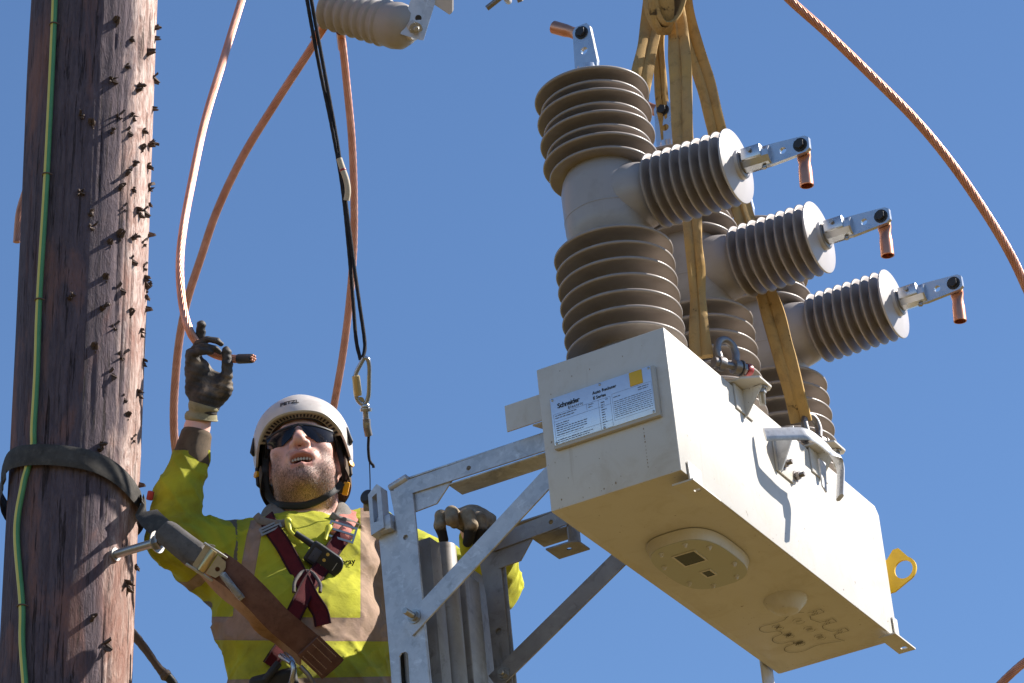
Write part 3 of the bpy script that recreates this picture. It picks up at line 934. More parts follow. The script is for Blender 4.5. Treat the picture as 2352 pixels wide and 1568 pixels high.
def window(w0, w1, l0, l1, name):
    f = rp(name, platem(name, [(w0 - .004, l0 - .004), (w1 + .004, l0 - .004), (w1 + .004, l1 + .004), (w0 - .004, l1 + .004)], [[(w0, l0), (w1, l0), (w1, l1), (w0, l1)]], .002, M['tank']), cov, wl(-.0216))
    rp('pane', boxm('pane', (w0, l0, -.0206), (w1, l1, -.0197), M['glass'], 0), cov)
window(.127, .178, .352, .414, 'indicator_window')
window(.140, .160, .470, .502, 'counter_window')
rp('breather_plug', lathem('breather_plug', [(.019, .006), (.019, -.003), (.016, -.006), (.006, -.006), (.0, -.004)], M['tank'], 28), None, Matrix.Translation((.161, .592, 0)))
rp('drain_boss', lathem('drain_boss', [(.054, .008), (.050, -.002), (.030, -.022), (.026, -.024), (.0, -.024)], M['tank'], 44), None, Matrix.Translation((.203, .803, 0)))
# rust spots and drips on the end face and near the lower edge
spot = lathem('rust_spot', [(.0022, -.0002), (.0022, .0003), (.0, .0004)], M['rustspot'], 10)
for w_, v_, k_ in [(.248, .128 - q * .0085 + random.uniform(-.002, .002), random.uniform(.35, .9)) for q in range(12)] + [(random.uniform(.02, .31), random.uniform(.004, .030), random.uniform(.3, 1.0)) for q in range(8)] + [(random.uniform(.02, .31), random.uniform(.02, .34), random.uniform(.3, .6)) for q in range(12)]:
    rp('rust_spot', spot, tank, Matrix(((1, 0, 0, w_), (0, 0, -1, -.0001), (0, 1, 0, v_), (0, 0, 0, 1))) @ Matrix.Diagonal((k_ * .7, k_ * random.uniform(.8, 2.2), 1, 1)))
# printed phase diagram
bm = bmesh.new()
def poly(pts, wd=.0011):
    wd *= 1.25
    for (x0, y0), (x1, y1) in zip(pts, pts[1:]):
        d = Vector((x1 - x0, y1 - y0))
        if d.length < 1e-6:
            continue
        nq = Vector((-d.y, d.x)).normalized() * wd / 2
        d = d.normalized() * wd / 2
        vs_ = [bm.verts.new((px, py, .0052)) for px, py in ((x0 - nq.x - d.x, y0 - nq.y - d.y), (x1 - nq.x + d.x, y1 - nq.y + d.y), (x1 + nq.x + d.x, y1 + nq.y + d.y), (x0 + nq.x - d.x, y0 + nq.y - d.y))]
        bm.faces.new(vs_)
for k in range(3):
    w0, l0 = .214, .905 + k * .072
    poly([(w0, l0), (w0 + .008, l0), (w0 + .012, l0 + .006), (w0 + .016, l0), (w0 + .020, l0 + .006), (w0 + .024, l0), (w0 + .034, l0), (w0 + .034, l0 + .022), (w0 - .004, l0 + .022), (w0 - .010, l0 + .040), (w0 - .004, l0 + .060), (w0, l0 + .072)])
    poly([(w0 + .004, l0 + .014), (w0 + .008, l0 + .019), (w0 + .012, l0 + .014), (w0 + .016, l0 + .019), (w0 + .020, l0 + .014)])
    for cw in (.120, .176):
        cl = .935 + k * .062
        poly([(cw + .013 * math.cos(a), cl + .018 * math.sin(a)) for a in np.linspace(0.6, 2.6, 9)], .0008)
        poly([(cw + .013 * math.cos(a), cl + .018 * math.sin(a)) for a in np.linspace(3.7, 5.7, 9)], .0008)
        for q in range(k + 1):
            o_ = (q - k / 2) * .006
            if cw < .15:
                poly([(cw - .006 + o_, cl - .006), (cw + .006 + o_, cl + .006)], .0022); poly([(cw + .006 + o_, cl - .006), (cw - .006 + o_, cl + .006)], .0022)
            else:
                poly([(cw - .007, cl + o_), (cw + .007, cl + o_)], .0018)
loop = [(.208, .895), (.190, .885), (.165, .893), (.150, .905), (.120, .905), (.09, .905), (.078, .922), (.085, .945), (.11, .955), (.112, .975), (.085, .985), (.074, 1.005), (.082, 1.03), (.108, 1.035), (.110, 1.05), (.082, 1.06), (.072, 1.08), (.082, 1.10), (.11, 1.11), (.15, 1.10), (.19, 1.11), (.205, 1.118)]
poly([(p[0], p[1]) for p in smooth_path([(x, y, 0) for x, y in loop], .004)], .0012)
rp('printed_diagram', bmesh_to('printed_diagram', bm, M['diagram']))

# bushings
def shed_prof(r, core, t=.004, drop=.010):
    return [(core, .013), (core + .006, .010), (r * .72, .0045), (r - .005, .0012), (r - .002, .0004), (r - .0004, -.0014), (r, -.0034), (r - .0004, -.0054), (r - .0018, -.0070), (r - .0040, -.0076), (r - .0070, -.0068), (r * .76, -.0040), (core + .008, -.006), (core, -.012)]
big = lathem('shed', shed_prof(.1375, .074), M['sil'], 80, R(70), cap=False)
small = lathem('shed', shed_prof(.1255, .074), M['sil'], 80, R(70), cap=False)
low = lathem('shed', shed_prof(.1400, .080), M['sil'], 80, R(70), cap=False)
hs = lathem('shed', [(.047, .0058), (.056, .0040), (.080, .0026), (.0875, .0026), (.0895, .0018), (.0905, .0006), (.0905, -.0010), (.0892, -.0024), (.0870, -.0030), (.078, -.0026), (.056, -.0042), (.047, -.0060)], M['sil'], 72, R(70), cap=False)
lower_core = lathem('core', [(.118, 0), (.118, .006), (.112, .014), (.090, .030), (.081, .040), (.081, .335)], M['sil'], 64)
upper_core = lathem('core', [(.075, 0), (.075, .262), (.070, .272), (.03, .276), (.0, .276)], M['sil'], 64)
joint = lathem('joint_casing', [(.086, -.015), (.088, 0), (.094, .016), (.100, .03), (.1035, .05), (.1035, .105), (.103, .155), (.098, .178), (.088, .200), (.080, .214), (.076, .235)], M['casting'], 72)
seam = lathem('seam', [(.1040, 0), (.1046, .001), (.1046, .003), (.1040, .004)], M['casting'], 72, cap=False)
neck = lathem('neck', [(.088, .03), (.085, .085), (.078, .115), (.064, .136), (.052, .146), (.049, .338)], M['casting'], 60)
flange = lathem('end_flange', [(.050, -.006), (.084, -.004), (.0895, -.002), (.0905, .0005), (.0895, .003), (.084, .0048), (.045, .009), (.036, .010), (.035, .018), (.033, .019), (.0, .019)], M['flange'], 72)
collar = lathem('terminal_ring', [(.034, 0), (.034, .004), (.030, .007), (.028, .007)], M['dark_steel'], 40)
stud = lathem('terminal_stud', [(.0245, 0), (.0255, .003), (.0255, .070), (.0235, .074), (.0, .074)], M['tin'], 10, R(20))
hexm = hexboltm('pad_bolt', .0125, .0105, .007, 0, M['black_bolt'])
pad_out = [(.0, -.023), (.028, -.027), (.118, -.021), (.128, -.014), (.128, .014), (.118, .021), (.028, .027), (.0, .023)]
padm = platem('terminal_pad', pad_out, [circ(.062, 0, .0085)], .011, M['tin'])
clampm = boxm('terminal_clamp', (-.036, -.012, -.008), (.014, .02, .020), M['tin'], .003)
screwm = hexboltm('clamp_screw', .006, .007, .004, .0, M['steel'], False)
def lug_mesh():
    """copper lug: flat palm then a hollow barrel, running along +Z"""
    V, Fc = [], []
    n = 24
    rings = [(-.016, .0165, .0035), (.016, .0165, .0035), (.026, .0165, .0055), (.040, .0142, .0105), (.052, .0150, .0142), (.060, .0160, .0158), (.098, .0164, .0164), (.0985, .0135, .0135), (.07, .0132, .0132)]
    for z, a, b in rings:
        for i in range(n):
            t = 2 * math.pi * i / n
            c_, s_ = math.cos(t), math.sin(t)
            e = 5 if b < .006 else 2
            V.append((a * math.copysign(abs(c_) ** (2 / e), c_), b * math.copysign(abs(s_) ** (2 / e), s_), z))
    for j in range(len(rings) - 1):
        for i in range(n):
            k = (i + 1) % n
            Fc.append((j * n + i, j * n + k, (j + 1) * n + k, (j + 1) * n + i))
    Fc += [tuple(range(n))[::-1], tuple((len(rings) - 1) * n + i for i in range(n))]
    return mesh('cable_lug', V, Fc, M['lug'], True, R(50))
lugm = lug_mesh()
def terminal(parent, Ml, lug_dir, lug_side=1):
    """stud along local Z from the flange; pad in local Z-X plane; lug_dir given in the (w, v) plane"""
    rp('terminal_ring', collar, parent, Ml @ Matrix.Translation((0, 0, .016)))
    rp('terminal_stud', stud, parent, Ml @ Matrix.Translation((0, 0, .018)))
for k, (l, fw, fv) in enumerate(((.139, .496, .785), (.573, .509, .792), (1.007, .517, .798))):
    tilt = Matrix.Translation((.168, l, .36)) @ Matrix.Rotation(R(-1.05), 4, 'Y')
    lb = rp('lower_bushing', lower_core, None, tilt)
    for q in range(7):
        rp('shed', low, lb, tilt @ Matrix.Translation((0, 0, .308 - q * .0427)))
    jc = rp('joint_casing', joint, None, tilt @ Matrix.Translation((0, 0, .325)))
    rp('seam', seam, jc, tilt @ Matrix.Translation((0, 0, .40)))
    ub = rp('upper_bushing', upper_core, None, tilt @ Matrix.Translation((0, 0, .515)))
    for q in range(4):
        rp('shed', big, ub, tilt @ Matrix.Translation((0, 0, .747 - q * .0617)))
        rp('shed', small, ub, tilt @ Matrix.Translation((0, 0, .716 - q * .0617)))
    # top terminal: pad upright, lug to the left
    tt = tilt @ Matrix.Translation((0, 0, .786))
    rp('terminal_stud', lathem('terminal_stud', [(.040, 0), (.040, .006), (.026, .008), (.026, .045), (.0, .046)], M['tin'], 24), ub, tt)
    tp_ = rp('top_terminal', padm, None, tt @ Matrix(((0, 1, 0, 0), (0, 0, -1, .0055), (1, 0, 0, .022), (0, 0, 0, 1))) @ Matrix.Scale(1.12, 4))
    rp('pad_bolt', hexm, tp_, tt @ Matrix(((1, 0, 0, 0), (0, 0, -1, -.0070), (0, 1, 0, .022 + .112 * 1.08), (0, 0, 0, 1))))
    dl = Vector((-.80, 0, .60)).normalized()
    lg = tt @ Matrix.Translation((0, .011, .022 + .112 * 1.08))
    Ml_ = Matrix.Identity(4)
    zax = dl; yax = Vector((0, 1, 0)); xax = yax.cross(zax)
    Ml_ = Matrix((xax, yax, zax)).transposed().to_4x4()
    rp('cable_lug', lugm, tp_, lg @ Ml_)
    # horizontal bushing
    o = Vector((.160, l, .800)); e = Vector((fw, l, fv))
    zx = (e - o).normalized(); yx = Vector((0, 1, 0)); xx_ = yx.cross(zx)
    Mh = Matrix((xx_, yx, zx)).transposed().to_4x4(); Mh.translation = o
    Lh = (e - o).length
    hb = rp('side_bushing', neck, None, Mh @ Matrix.Translation((0, 0, Lh - .345)))
    for q in range(8):
        rp('shed', hs, hb, Mh @ Matrix.Translation((0, 0, Lh - (q + 1) * .0252)))
    fl = rp('end_flange', flange, hb, Mh @ Matrix.Translation((0, 0, Lh)))
    rp('terminal_ring', collar, hb, Mh @ Matrix.Translation((0, 0, Lh + .016)))
    st = rp('side_terminal', stud, None, Mh @ Matrix.Translation((0, 0, Lh + .018)))
    Mp = Mh @ Matrix(((0, 1, 0, 0), (0, 0, -1, .0055), (1, 0, 0, Lh + .060), (0, 0, 0, 1)))
    rp('terminal_pad', padm, st, Mp)
    rp('pad_bolt', hexm, st, Mp @ Matrix.Translation((.106, 0, .0112)))
    rp('terminal_clamp', clampm, st, Mh @ Matrix(((0, 1, 0, -.012), (0, 0, -1, -.010), (1, 0, 0, Lh + .062), (0, 0, 0, 1))))
    rp('clamp_screw', screwm, st, Mh @ Matrix(((0, 1, 0, -.012), (0, 0, -1, -.030), (1, 0, 0, Lh + .050), (0, 0, 0, 1))))
    rp('clamp_screw', screwm, st, Mh @ Matrix.Translation((.024, -.004, Lh + .072)) @ Matrix.Rotation(R(90), 4, 'Y'))
    zax = Vector((-.06, .02, -1)).normalized(); yax = Vector((0, 1, .02)).normalized(); xax = yax.cross(zax).normalized(); yax = zax.cross(xax)
    Ml_ = Matrix((xax, yax, zax)).transposed().to_4x4()
    Ml_.translation = Mp @ Vector((.106, 0, -.006))
    rp('cable_lug', lugm, st, Ml_)
# lifting brackets on the sunlit side
bplate = platem('bracket_plate', [(-.046, 0), (.046, 0), (.052, .03), (.052, .074), (.040, .084), (-.024, .084), (-.046, .045)], [], .005, M['tank'])
for k, l in enumerate((.395, .815)):
    Mt = Matrix(((0, 1, 0, TW - .02), (1, 0, 0, l), (0, 0, 1, .366), (0, 0, 0, 1)))
    b = rp('lifting_bracket', bplate, None, Mt)
    rp('bracket_gusset', platem('bracket_gusset', [(0, -.070), (.004, -.070), (.052, -.004), (.052, 0), (0, 0)], [], .004, M['tank']), b, Matrix(((1, 0, 0, TW + .001), (0, 0, -1, l + .01), (0, 1, 0, .364), (0, 0, 0, 1))))
    rp('bracket_leg', boxm('bracket_leg', (TW + .0005, l - .04, .300), (TW + .0045, l + .05, .364), M['tank'], .001), b)
    Mb_ = Matrix.Translation((TW + .042, l + .025, .364)) @ Matrix.Rotation(math.pi, 4, 'X')
    rp('bracket_bolt', hexboltm('bracket_bolt', .0125, .013, .0078, .030, M['steel']), b, Mb_)
# bent handle strap: leaves the wall, runs along the tank, then hangs down
hp_ = [(.350, .452, .262), (.376, .474, .264), (.408, .502, .266), (.424, .517, .266), (.432, .532, .265), (.4355, .560, .264), (.437, .600, .262), (.437, .640, .260), (.437, .663, .257), (.437, .676, .247), (.437, .678, .230), (.437, .668, .200), (.437, .656, .170), (.437, .647, .146)]
hC_ = smooth_path([Vector(p) for p in hp_], .004)
tt_ = np.linspace(0, 1, len(hC_))
q_ = np.clip((tt_ - .56) / .14, 0, 1)[:, None]
hS_ = np.array([-.34, 0, .94]) * (1 - q_) + np.array([-.80, .60, .0]) * q_
sb = rp('strap_bracket', ribbonm('strap_bracket', hC_, hS_, np.interp(tt_, [0, .5, .62, 1], [.040, .038, .032, .030]), .011, M['galv']))
rp('strap_tab', platem('strap_tab', [(.626, .250), (.664, .252), (.644, .168), (.624, .178)], [circ(.640, .205, .005)], .004, M['galv']), sb, lv(.404))
rp('strap_slot', lathem('strap_slot', [(0, 0), (.0055, 0), (.0055, .0008), (0, .0008)], M['black_bolt'], 14), sb, aim(Vector((.3835, .476, .268)), Vector((.3835, .476, .268)) + Vector((.62, -.72, .22))))
rp('strap_root', boxm('strap_root', (TW + .0005, .548, .215), (TW + .005, .645, .322), M['tank'], .001), sb)
rp('strap_gusset', platem('strap_gusset', [(.0, .215), (.012, .215), (.055, .300), (.055, .317), (0, .317)], [], .005, M['galv']), sb, Matrix(((1, 0, 0, TW + .001), (0, 0, -1, .560), (0, 1, 0, 0), (0, 0, 0, 1))))
for l, v in ((.588, .245), (.655, .238)):
    rp('bracket_bolt', hexboltm('bracket_bolt', .011, .012, .0065, .012, M['dark_steel']), sb, Matrix(((0, 0, 1, TW + .005), (1, 0, 0, l), (0, 1, 0, v), (0, 0, 0, 1))))

# ------------------------------------------------------------------ lifting shackles and slings
def shackle(name, label, c, axis, upv):
    """bow shackle: c centre of pin, axis of the pin, upv to the bow"""
    axis = Vector(axis).normalized(); upv = Vector(upv).normalized()
    r = root(name, label, 'shackle', Vector(c), 'lifting shackles on the tank')
    pts = [Vector(c) + axis * x + upv * y for x, y in ((-.021, 0), (-.022, .018), (-.025, .035), (-.018, .055), (0, .064), (.018, .055), (.025, .035), (.022, .018), (.021, 0))]
    link('bow', tubem('bow', smooth_path(pts, .004), .0085, M['dark_steel'], 14), r)
    p, q = Vector(c) - axis * .040, Vector(c) + axis * .040
    link('pin', lathem('pin', [(.0, 0), (.012, 0), (.0125, .003), (.0125, .012), (.0085, .013), (.0085, .070), (.0, .071)], M['dark_steel'], 20), r, aim(p, q))
    link('nut', hexboltm('nut', .0135, .013, .008, .002, M['dark_steel']), r, aim(Vector(c) + axis * .032, q + axis))
    for s in (-1, 1):
        e = Vector(c) + axis * .021 * s
        link('eye', lathem('eye', [(.0085, -.009), (.016, -.008), (.017, 0), (.016, .008), (.0085, .009)], M['dark_steel'], 22), r, aim(e, e + axis))
    return r
W_ = (MB.to_3x3() @ Vector((1, 0, 0))); L_ax = (MB.to_3x3() @ Vector((0, 1, 0))); V_ax = (MB.to_3x3() @ Vector((0, 0, 1)))
s1 = shackle('bow_shackle', 'dull steel shackle with red-tipped pin at the middle of the tank edge', bp(TW + .012, .318, .392), L_ax * 1 + W_ * .55, V_ax)
link('pin_cap', lathem('pin_cap', [(.0, 0), (.0135, .001), (.014, .010), (.011, .016), (.0, .017)], M['red'], 20), s1, aim(Vector(bp(TW + .012, .318, .392)) + (L_ax + W_ * .55).normalized() * .046, Vector(bp(TW + .012, .318, .392)) + (L_ax + W_ * .55).normalized()))
s2 = shackle('bow_shackle', 'dull steel shackle under the right sling beside the bent strap bracket', bp(TW + .008, .800, .392), L_ax * 1 + W_ * .3, V_ax)
TOPD = 8.72 * TS
def sling(name, label, pts, width, twist=None, th=.006):
    """webbing leg through picture points with a fold along the middle"""
    C = smooth_path([pw(*p) for p in pts], .012)
    n = len(C)
    s = np.linspace(0, 1, n)
    tw = np.interp(s, *(twist or ([0, 1], [0, 0])))
    cx = np.array(CM.to_3x3() @ Vector((1, 0, 0)))
    cz = np.array(CM.to_3x3() @ Vector((0, 0, 1)))
    T, _, _ = frames(C)
    S = np.cos(tw)[:, None] * cx + np.sin(tw)[:, None] * cz
    S -= T * (S * T).sum(1)[:, None]
    S /= np.linalg.norm(S, axis=1)[:, None]
    Nn = np.cross(T, S)
    width = np.interp(s, np.linspace(0, 1, len(width)), width)
    # folded webbing section: a shallow trough of two layers
    sec = [(-1, 0), (-.92, .42), (-.55, .58), (-.12, .42), (0, .10), (.12, .42), (.55, .62), (.92, .45), (1, 0), (.92, -.4), (.5, -.55), (0, -.5), (-.5, -.55), (-.92, -.4)]
    k = len(sec)
    V = np.zeros((n, k, 3))
    for q, (u, t) in enumerate(sec):
        jit = vnoise(np.stack([s * 16, np.full(n, q * .6), np.full(n, len(name + label))], -1), 4)
        V[:, q] = C + S * (width * .5 * u * (1 + .14 * jit))[:, None] + Nn * (th * 1.7 * t + .0045 * jit)[:, None]
    V = V.reshape(-1, 3)
    Fc = [(i * k + j, i * k + (j + 1) % k, (i + 1) * k + (j + 1) % k, (i + 1) * k + j) for i in range(n - 1) for j in range(k)]
    Fc += [tuple(range(k))[::-1], tuple((n - 1) * k + j for j in range(k))]
    o = link(name, mesh(name, V, Fc, M['sling'], True, R(55)), None)
    tag(o, label, 'sling', 'tan webbing sling legs')
    return o
d1 = bpx(TW + .012, .318, .44)
d2 = bpx(TW + .008, .800, .44)
d3 = bpx(-.04, .31, .38)
d4 = bpx(-.04, .80, .38)
sling('webbing_sling', 'tan sling leg running behind the front bushing to the middle shackle', [(1530, -330, TOPD), (1532, -180, TOPD), (1540, -60, TOPD), (1552, 30, TOPD - .05), (1565, 160, TOPD - .14), (1568, 330, TOPD - .26), (1590, 520, 8.33 * TS), (1604, 690, 8.17 * TS), (1611, 820, d1[2] - .004)], [.05, .05, .05, .052, .055, .050, .042, .036, .052], ([0, .5, 1], [.1, .35, .1]))
sling('webbing_sling', 'tan sling leg with black stain, passing between the bushings to the right shackle', [(1538, -330, TOPD + .02), (1545, -180, TOPD + .02), (1560, -60, TOPD + .03), (1582, 70, TOPD + .02), (1625, 210, TOPD - .02), (1660, 350, 8.66 * TS), (1708, 500, 8.58 * TS), (1765, 690, 8.48 * TS), (1808, 840, 8.42 * TS), (1840, 968, d2[2] - .004)], [.05, .05, .05, .048, .05, .047, .047, .05, .056, .05], ([0, .4, 1], [-.3, -.2, .2]))
sling('webbing_sling', 'greyish sling leg on the left disappearing behind the front bushing', [(1526, -330, TOPD + .03), (1520, -180, TOPD + .04), (1510, -60, TOPD + .06), (1497, 60, TOPD + .06), (1478, 160, 8.66 * TS), (1462, 260, 8.60 * TS), (1430, 520, 8.44 * TS), (d3[0], d3[1], d3[2])], [.05, .05, .05, .05, .046, .044, .044, .04], ([0, 1], [.2, -.2]))
sling('webbing_sling', 'twisted orange-brown sling leg seen between the left and front legs', [(1530, -330, TOPD + .04), (1524, -180, TOPD + .06), (1518, -40, TOPD + .09), (1512, 92, TOPD + .09), (1517, 170, 8.78 * TS), (1524, 260, 8.74 * TS), (1548, 480, 8.66 * TS), (d4[0], d4[1], d4[2])], [.05, .05, .03, .030, .046, .050, .046, .04], ([0, .12, .3, 1], [1.2, .9, .2, 0]))
hk = root('crane_hook', 'steel crane hook carrying the slings just above the picture', 'hook', pw(1530, -330, TOPD))
hkp = [(1530, -560), (1530, -480), (1518, -440), (1490, -400), (1480, -360), (1496, -318), (1530, -302), (1562, -318), (1576, -356), (1572, -392)]
hC = smooth_path([pw(x, y, TOPD + .02) for x, y in hkp], .008)
link('hook_body', tubem('hook_body', hC, np.interp(np.linspace(0, 1, len(hC)), [0, .25, .6, .9, 1], [.018, .020, .024, .016, .008]), M['dark_steel'], 18), hk)
link('hook_cable', tubem('hook_cable', [pw(1530, y, TOPD + .02) for y in (-555, -900, -1400)], .012, M['dark_steel'], 14), hk)
kn = root('sling_choke', 'broad tan webbing loop gathered in folds at the hook end of slings', 'sling', pw(1530, 20, TOPD - .06))
for q, (x0, x1, yb, dd, wd) in enumerate(((1484, 1566, 82, .08, .050), (1490, 1552, 74, .045, .055), (1500, 1572, 70, .10, .045))):
    pts = [(1524, -300, TOPD - dd * .3), (x0 + 8, -160, TOPD - dd * .7), (x0 - 4, -70, TOPD - dd), (x0, -20, TOPD - dd), (x0 + 10, 35, TOPD - dd - .012), ((x0 + x1) / 2 - 6, yb - 14, TOPD - dd - .02), (x1 - 16, 35, TOPD - dd - .012), (x1, -20, TOPD - dd), (x1 + 2, -70, TOPD - dd), (x1 - 10, -160, TOPD - dd * .7), (1536, -300, TOPD - dd * .3)]
    C = smooth_path([pw(*p) for p in pts], .008)
    T, _, _ = frames(C)
    sd_ = np.cross(T, np.array(CM.to_3x3() @ Vector((.25 * (q - 1), .2, 1))))
    link('webbing_fold', ribbonm('webbing_fold', C, np.array(CM.to_3x3() @ Vector((.35, .15, 1))), wd, .009, M['sling']), kn)
C = smooth_path([pw(1516, -60, TOPD - .11), pw(1518, 0, TOPD - .115), pw(1522, 50, TOPD - .11), pw(1524, 76, TOPD - .09)], .01)
link('webbing_fold', ribbonm('webbing_fold', C, np.array(CM.to_3x3() @ Vector((1, 0, .2))), [.062] * (len(C) - 6) + [.058, .056, .052, .048, .042, .036], .014, M['sling']), kn)

# ------------------------------------------------------------------ top insulator
ia, ib = Vector(cc(752, 20, 9.4300)), Vector(cc(925, 62, 9.3000))
ins = root('surge_arrester', 'grey ribbed insulator with metal end strap at the top of the picture', 'insulator', pw(840, 40, 9.3800))
Mi = CM @ aim(ia, ib)
Li = (ib - ia).length
link('arrester_body', lathem('arrester_body', [(.030, 0), (.044, .004), (.050, Li * .3), (.058, Li * .7), (.064, Li * .92), (.060, Li * 1.02), (.044, Li * 1.10), (.026, Li * 1.13), (.0, Li * 1.13)], M['porcelain'], 56), ins, Mi)
for q in range(7):
    z = .010 + q * (Li * .80) / 6.6
    r0 = .055 + .012 * (z / Li)
    link('rib', lathem('rib', [(r0 - .012, -.006), (r0 - .004, -.008), (r0, -.0072), (r0 + .0012, -.0045), (r0 - .001, 0), (r0 - .006, .006), (r0 - .014, .014)], M['porcelain'], 64, R(70), cap=False), ins, Mi @ Matrix.Translation((0, 0, z)))
link('end_boss', lathem('end_boss', [(.030, 0), (.030, .016), (.027, .019), (.0, .019)], M['flange'], 36), ins, Mi @ Matrix.Translation((0, 0, Li * 1.10)))
e0 = pw(960, 82, 9.2450); 
ps = [(948, -70), (1002, -55), (999, 8), (973, 92), (965, 92), (920, 78), (943, 0)]
V0 = [Vector(cc(x, y, 9.2550 + (y - 80) * -.00042)) for x, y in ps]
nrm = (V0[1] - V0[0]).cross(V0[3] - V0[0]).normalized()
bm = bmesh.new()
f = bm.faces.new([bm.verts.new(CM @ v) for v in V0])
r_ = bmesh.ops.extrude_face_region(bm, geom=[f])
bmesh.ops.translate(bm, vec=CM.to_3x3() @ Vector((0, 0, .005)), verts=[g for g in r_['geom'] if isinstance(g, bmesh.types.BMVert)])
link('end_strap', bmesh_to('end_strap', bm, M['galv']), ins)
link('strap_hole', lathem('strap_hole', [(.0, 0), (.0085, 0), (.0085, .0006), (.0, .0006)], M['black_bolt'], 20), ins, CM @ aim(Vector(cc(961, 41, 9.2645)), Vector(cc(961, 41, 8.4300))))
link('strap_bolt', hexboltm('strap_bolt', .013, .014, .0072, .026, M['steel']), ins, CM @ aim(Vector(cc(955, 66, 9.2540)), Vector(cc(978, 72, 8.7900))))
ps = [(985, -60), (1042, -60), (1042, 22), (1036, 27), (1000, 3)]
bm = bmesh.new()
f = bm.faces.new([bm.verts.new(CM @ Vector(cc(x, y, 9.2900))) for x, y in ps])
r_ = bmesh.ops.extrude_face_region(bm, geom=[f])
bmesh.ops.translate(bm, vec=CM.to_3x3() @ Vector((-.004, -.008, .004)), verts=[g for g in r_['geom'] if isinstance(g, bmesh.types.BMVert)])
link('support_plate', bmesh_to('support_plate', bm, M['flange']), ins)
# copper clamp under the left end
link('line_clamp', tubem('line_clamp', smooth_path([pw(758, 30, 9.4200), pw(745, 56, 9.4400), pw(722, 92, 9.4480)], .006), .0145, M['lug'], 18), ins)
link('line_clamp', tubem('line_clamp', smooth_path([pw(782, 72, 9.4300), pw(785, 98, 9.4750), pw(787, 112, 9.4880)], .006), .0125, M['lug'], 18), ins)

# small bracket end at the top edge
tf = root('bracket_end', 'small dark bracket end poking in at the top edge of the picture', 'bracket', pw(1150, 0, 8.7))
bm = boxm('bar', (-.007, -.004, 0), (.007, .004, .16), M['dark_steel'], .001)
link('bar', bm, tf, aim(pw(1118, 19, 8.7), pw(1205, -50, 8.7)))
link('bar', bm, tf, aim(pw(1196, 4, 8.7), pw(1165, -90, 8.7)))
link('nub', lathem('nub', [(0, -.008), (.008, -.004), (.009, 0), (.008, .02), (0, .022)], M['flange'], 18), tf, aim(pw(1168, 2, 8.68), pw(1150, -20, 8.6)))

# ------------------------------------------------------------------ hand line: black rope, carabiner, tail
hl = root('hand_line', 'doubled thin black rope hanging from the top to a steel carabiner', 'rope', pw(830, 820, 8.4))
A_ = [(600, -560, 8.6), (660, -250, 8.55), (700, -30, 8.5), (716, 60, 8.5), (737, 170, 8.5), (762, 290, 8.48), (785, 420, 8.47), (800, 560, 8.45), (811, 690, 8.43), (818, 780, 8.41), (828, 826, 8.40)]
B_ = [(612, -560, 8.6), (670, -250, 8.55), (710, -30, 8.5), (726, 60, 8.5), (750, 190, 8.49), (775, 330, 8.48), (795, 470, 8.46), (812, 600, 8.44), (826, 700, 8.42), (838, 790, 8.41), (832, 826, 8.395)]
for q in (A_, B_):
    link('rope_strand', tubem('rope_strand', smooth_path([pw(*p) for p in q], .006), .0047, M['rope'], 14, twist=60, lobes=4, lobe=.10), hl)
sp_ = link('splice_sleeve', tubem('splice_sleeve', smooth_path([pw(779, 364, 8.468), pw(786, 385, 8.463), pw(796, 415, 8.455), pw(799, 440, 8.452), pw(796, 460, 8.452)], .005), .0075, M['splice'], 12), hl)
link('red_mark', lathem('red_mark', [(.0079, 0), (.0083, .001), (.0083, .004), (.0079, .005)], M['red'], 16, cap=False), sp_, aim(pw(787, 388, 8.462), pw(791, 400, 8.459)))
cb = root('carabiner', 'steel screw-gate carabiner with brass sleeve hanging on the black rope', 'carabiner', pw(830, 880, 8.39))
ring = [(836, 822), (829, 835), (818, 858), (815, 885), (820, 915), (832, 928), (841, 924), (847, 905), (848, 870), (848, 840), (844, 824), (836, 822)]
link('carabiner_body', tubem('carabiner_body', smooth_path([pw(x, y, 8.39) for x, y in ring], .004), .0056, M['chrome'], 14, cap=False), cb)
link('gate_sleeve', lathem('gate_sleeve', [(.007, 0), (.0098, .002), (.0098, .045), (.0085, .05), (.007, .05)], M['brass'], 20), cb, aim(pw(817, 862, 8.388), pw(823, 912, 8.388)))
link('gate_hinge', lathem('gate_hinge', [(.0, 0), (.0095, .0), (.0095, .012), (.0, .012)], M['chrome'], 18), cb, aim(pw(828, 920, 8.40), pw(828, 920, 8.30)))
sw = root('swivel', 'small steel swivel with black cord tail below the carabiner', 'swivel', pw(842, 960, 8.39))
link('swivel_eye', lathem('swivel_eye', [(.0, 0), (.009, 0), (.011, .003), (.011, .008), (.0075, .010), (.0075, .040), (.005, .045), (0, .046)], M['chrome'], 20), sw, aim(pw(839, 928, 8.39), pw(842, 975, 8.39)))
link('swivel_ring', lathem('swivel_ring', [(.010, 0), (.0145, .001), (.0155, .005), (.0145, .009), (.010, .010)], M['chrome'], 24), sw, aim(pw(841, 936, 8.39), pw(842, 975, 8.39)))
link('swivel_fork', tubem('swivel_fork', smooth_path([pw(842, 962, 8.38), pw(843, 980, 8.38), pw(847, 1000, 8.385)], .004), .0095, M['dark_steel'], 14), sw)
link('fork_pin', lathem('fork_pin', [(0, 0), (.007, 0), (.007, .004), (0, .005)], M['chrome'], 16), sw, aim(pw(842, 976, 8.372), pw(842, 976, 8.2)))
link('cord_tail', tubem('cord_tail', smooth_path([pw(847, 1000, 8.385), pw(846, 1030, 8.385), pw(849, 1058, 8.385), pw(857, 1068, 8.38), pw(858, 1074, 8.38)], .005), .0036, M['rope'], 10), sw)
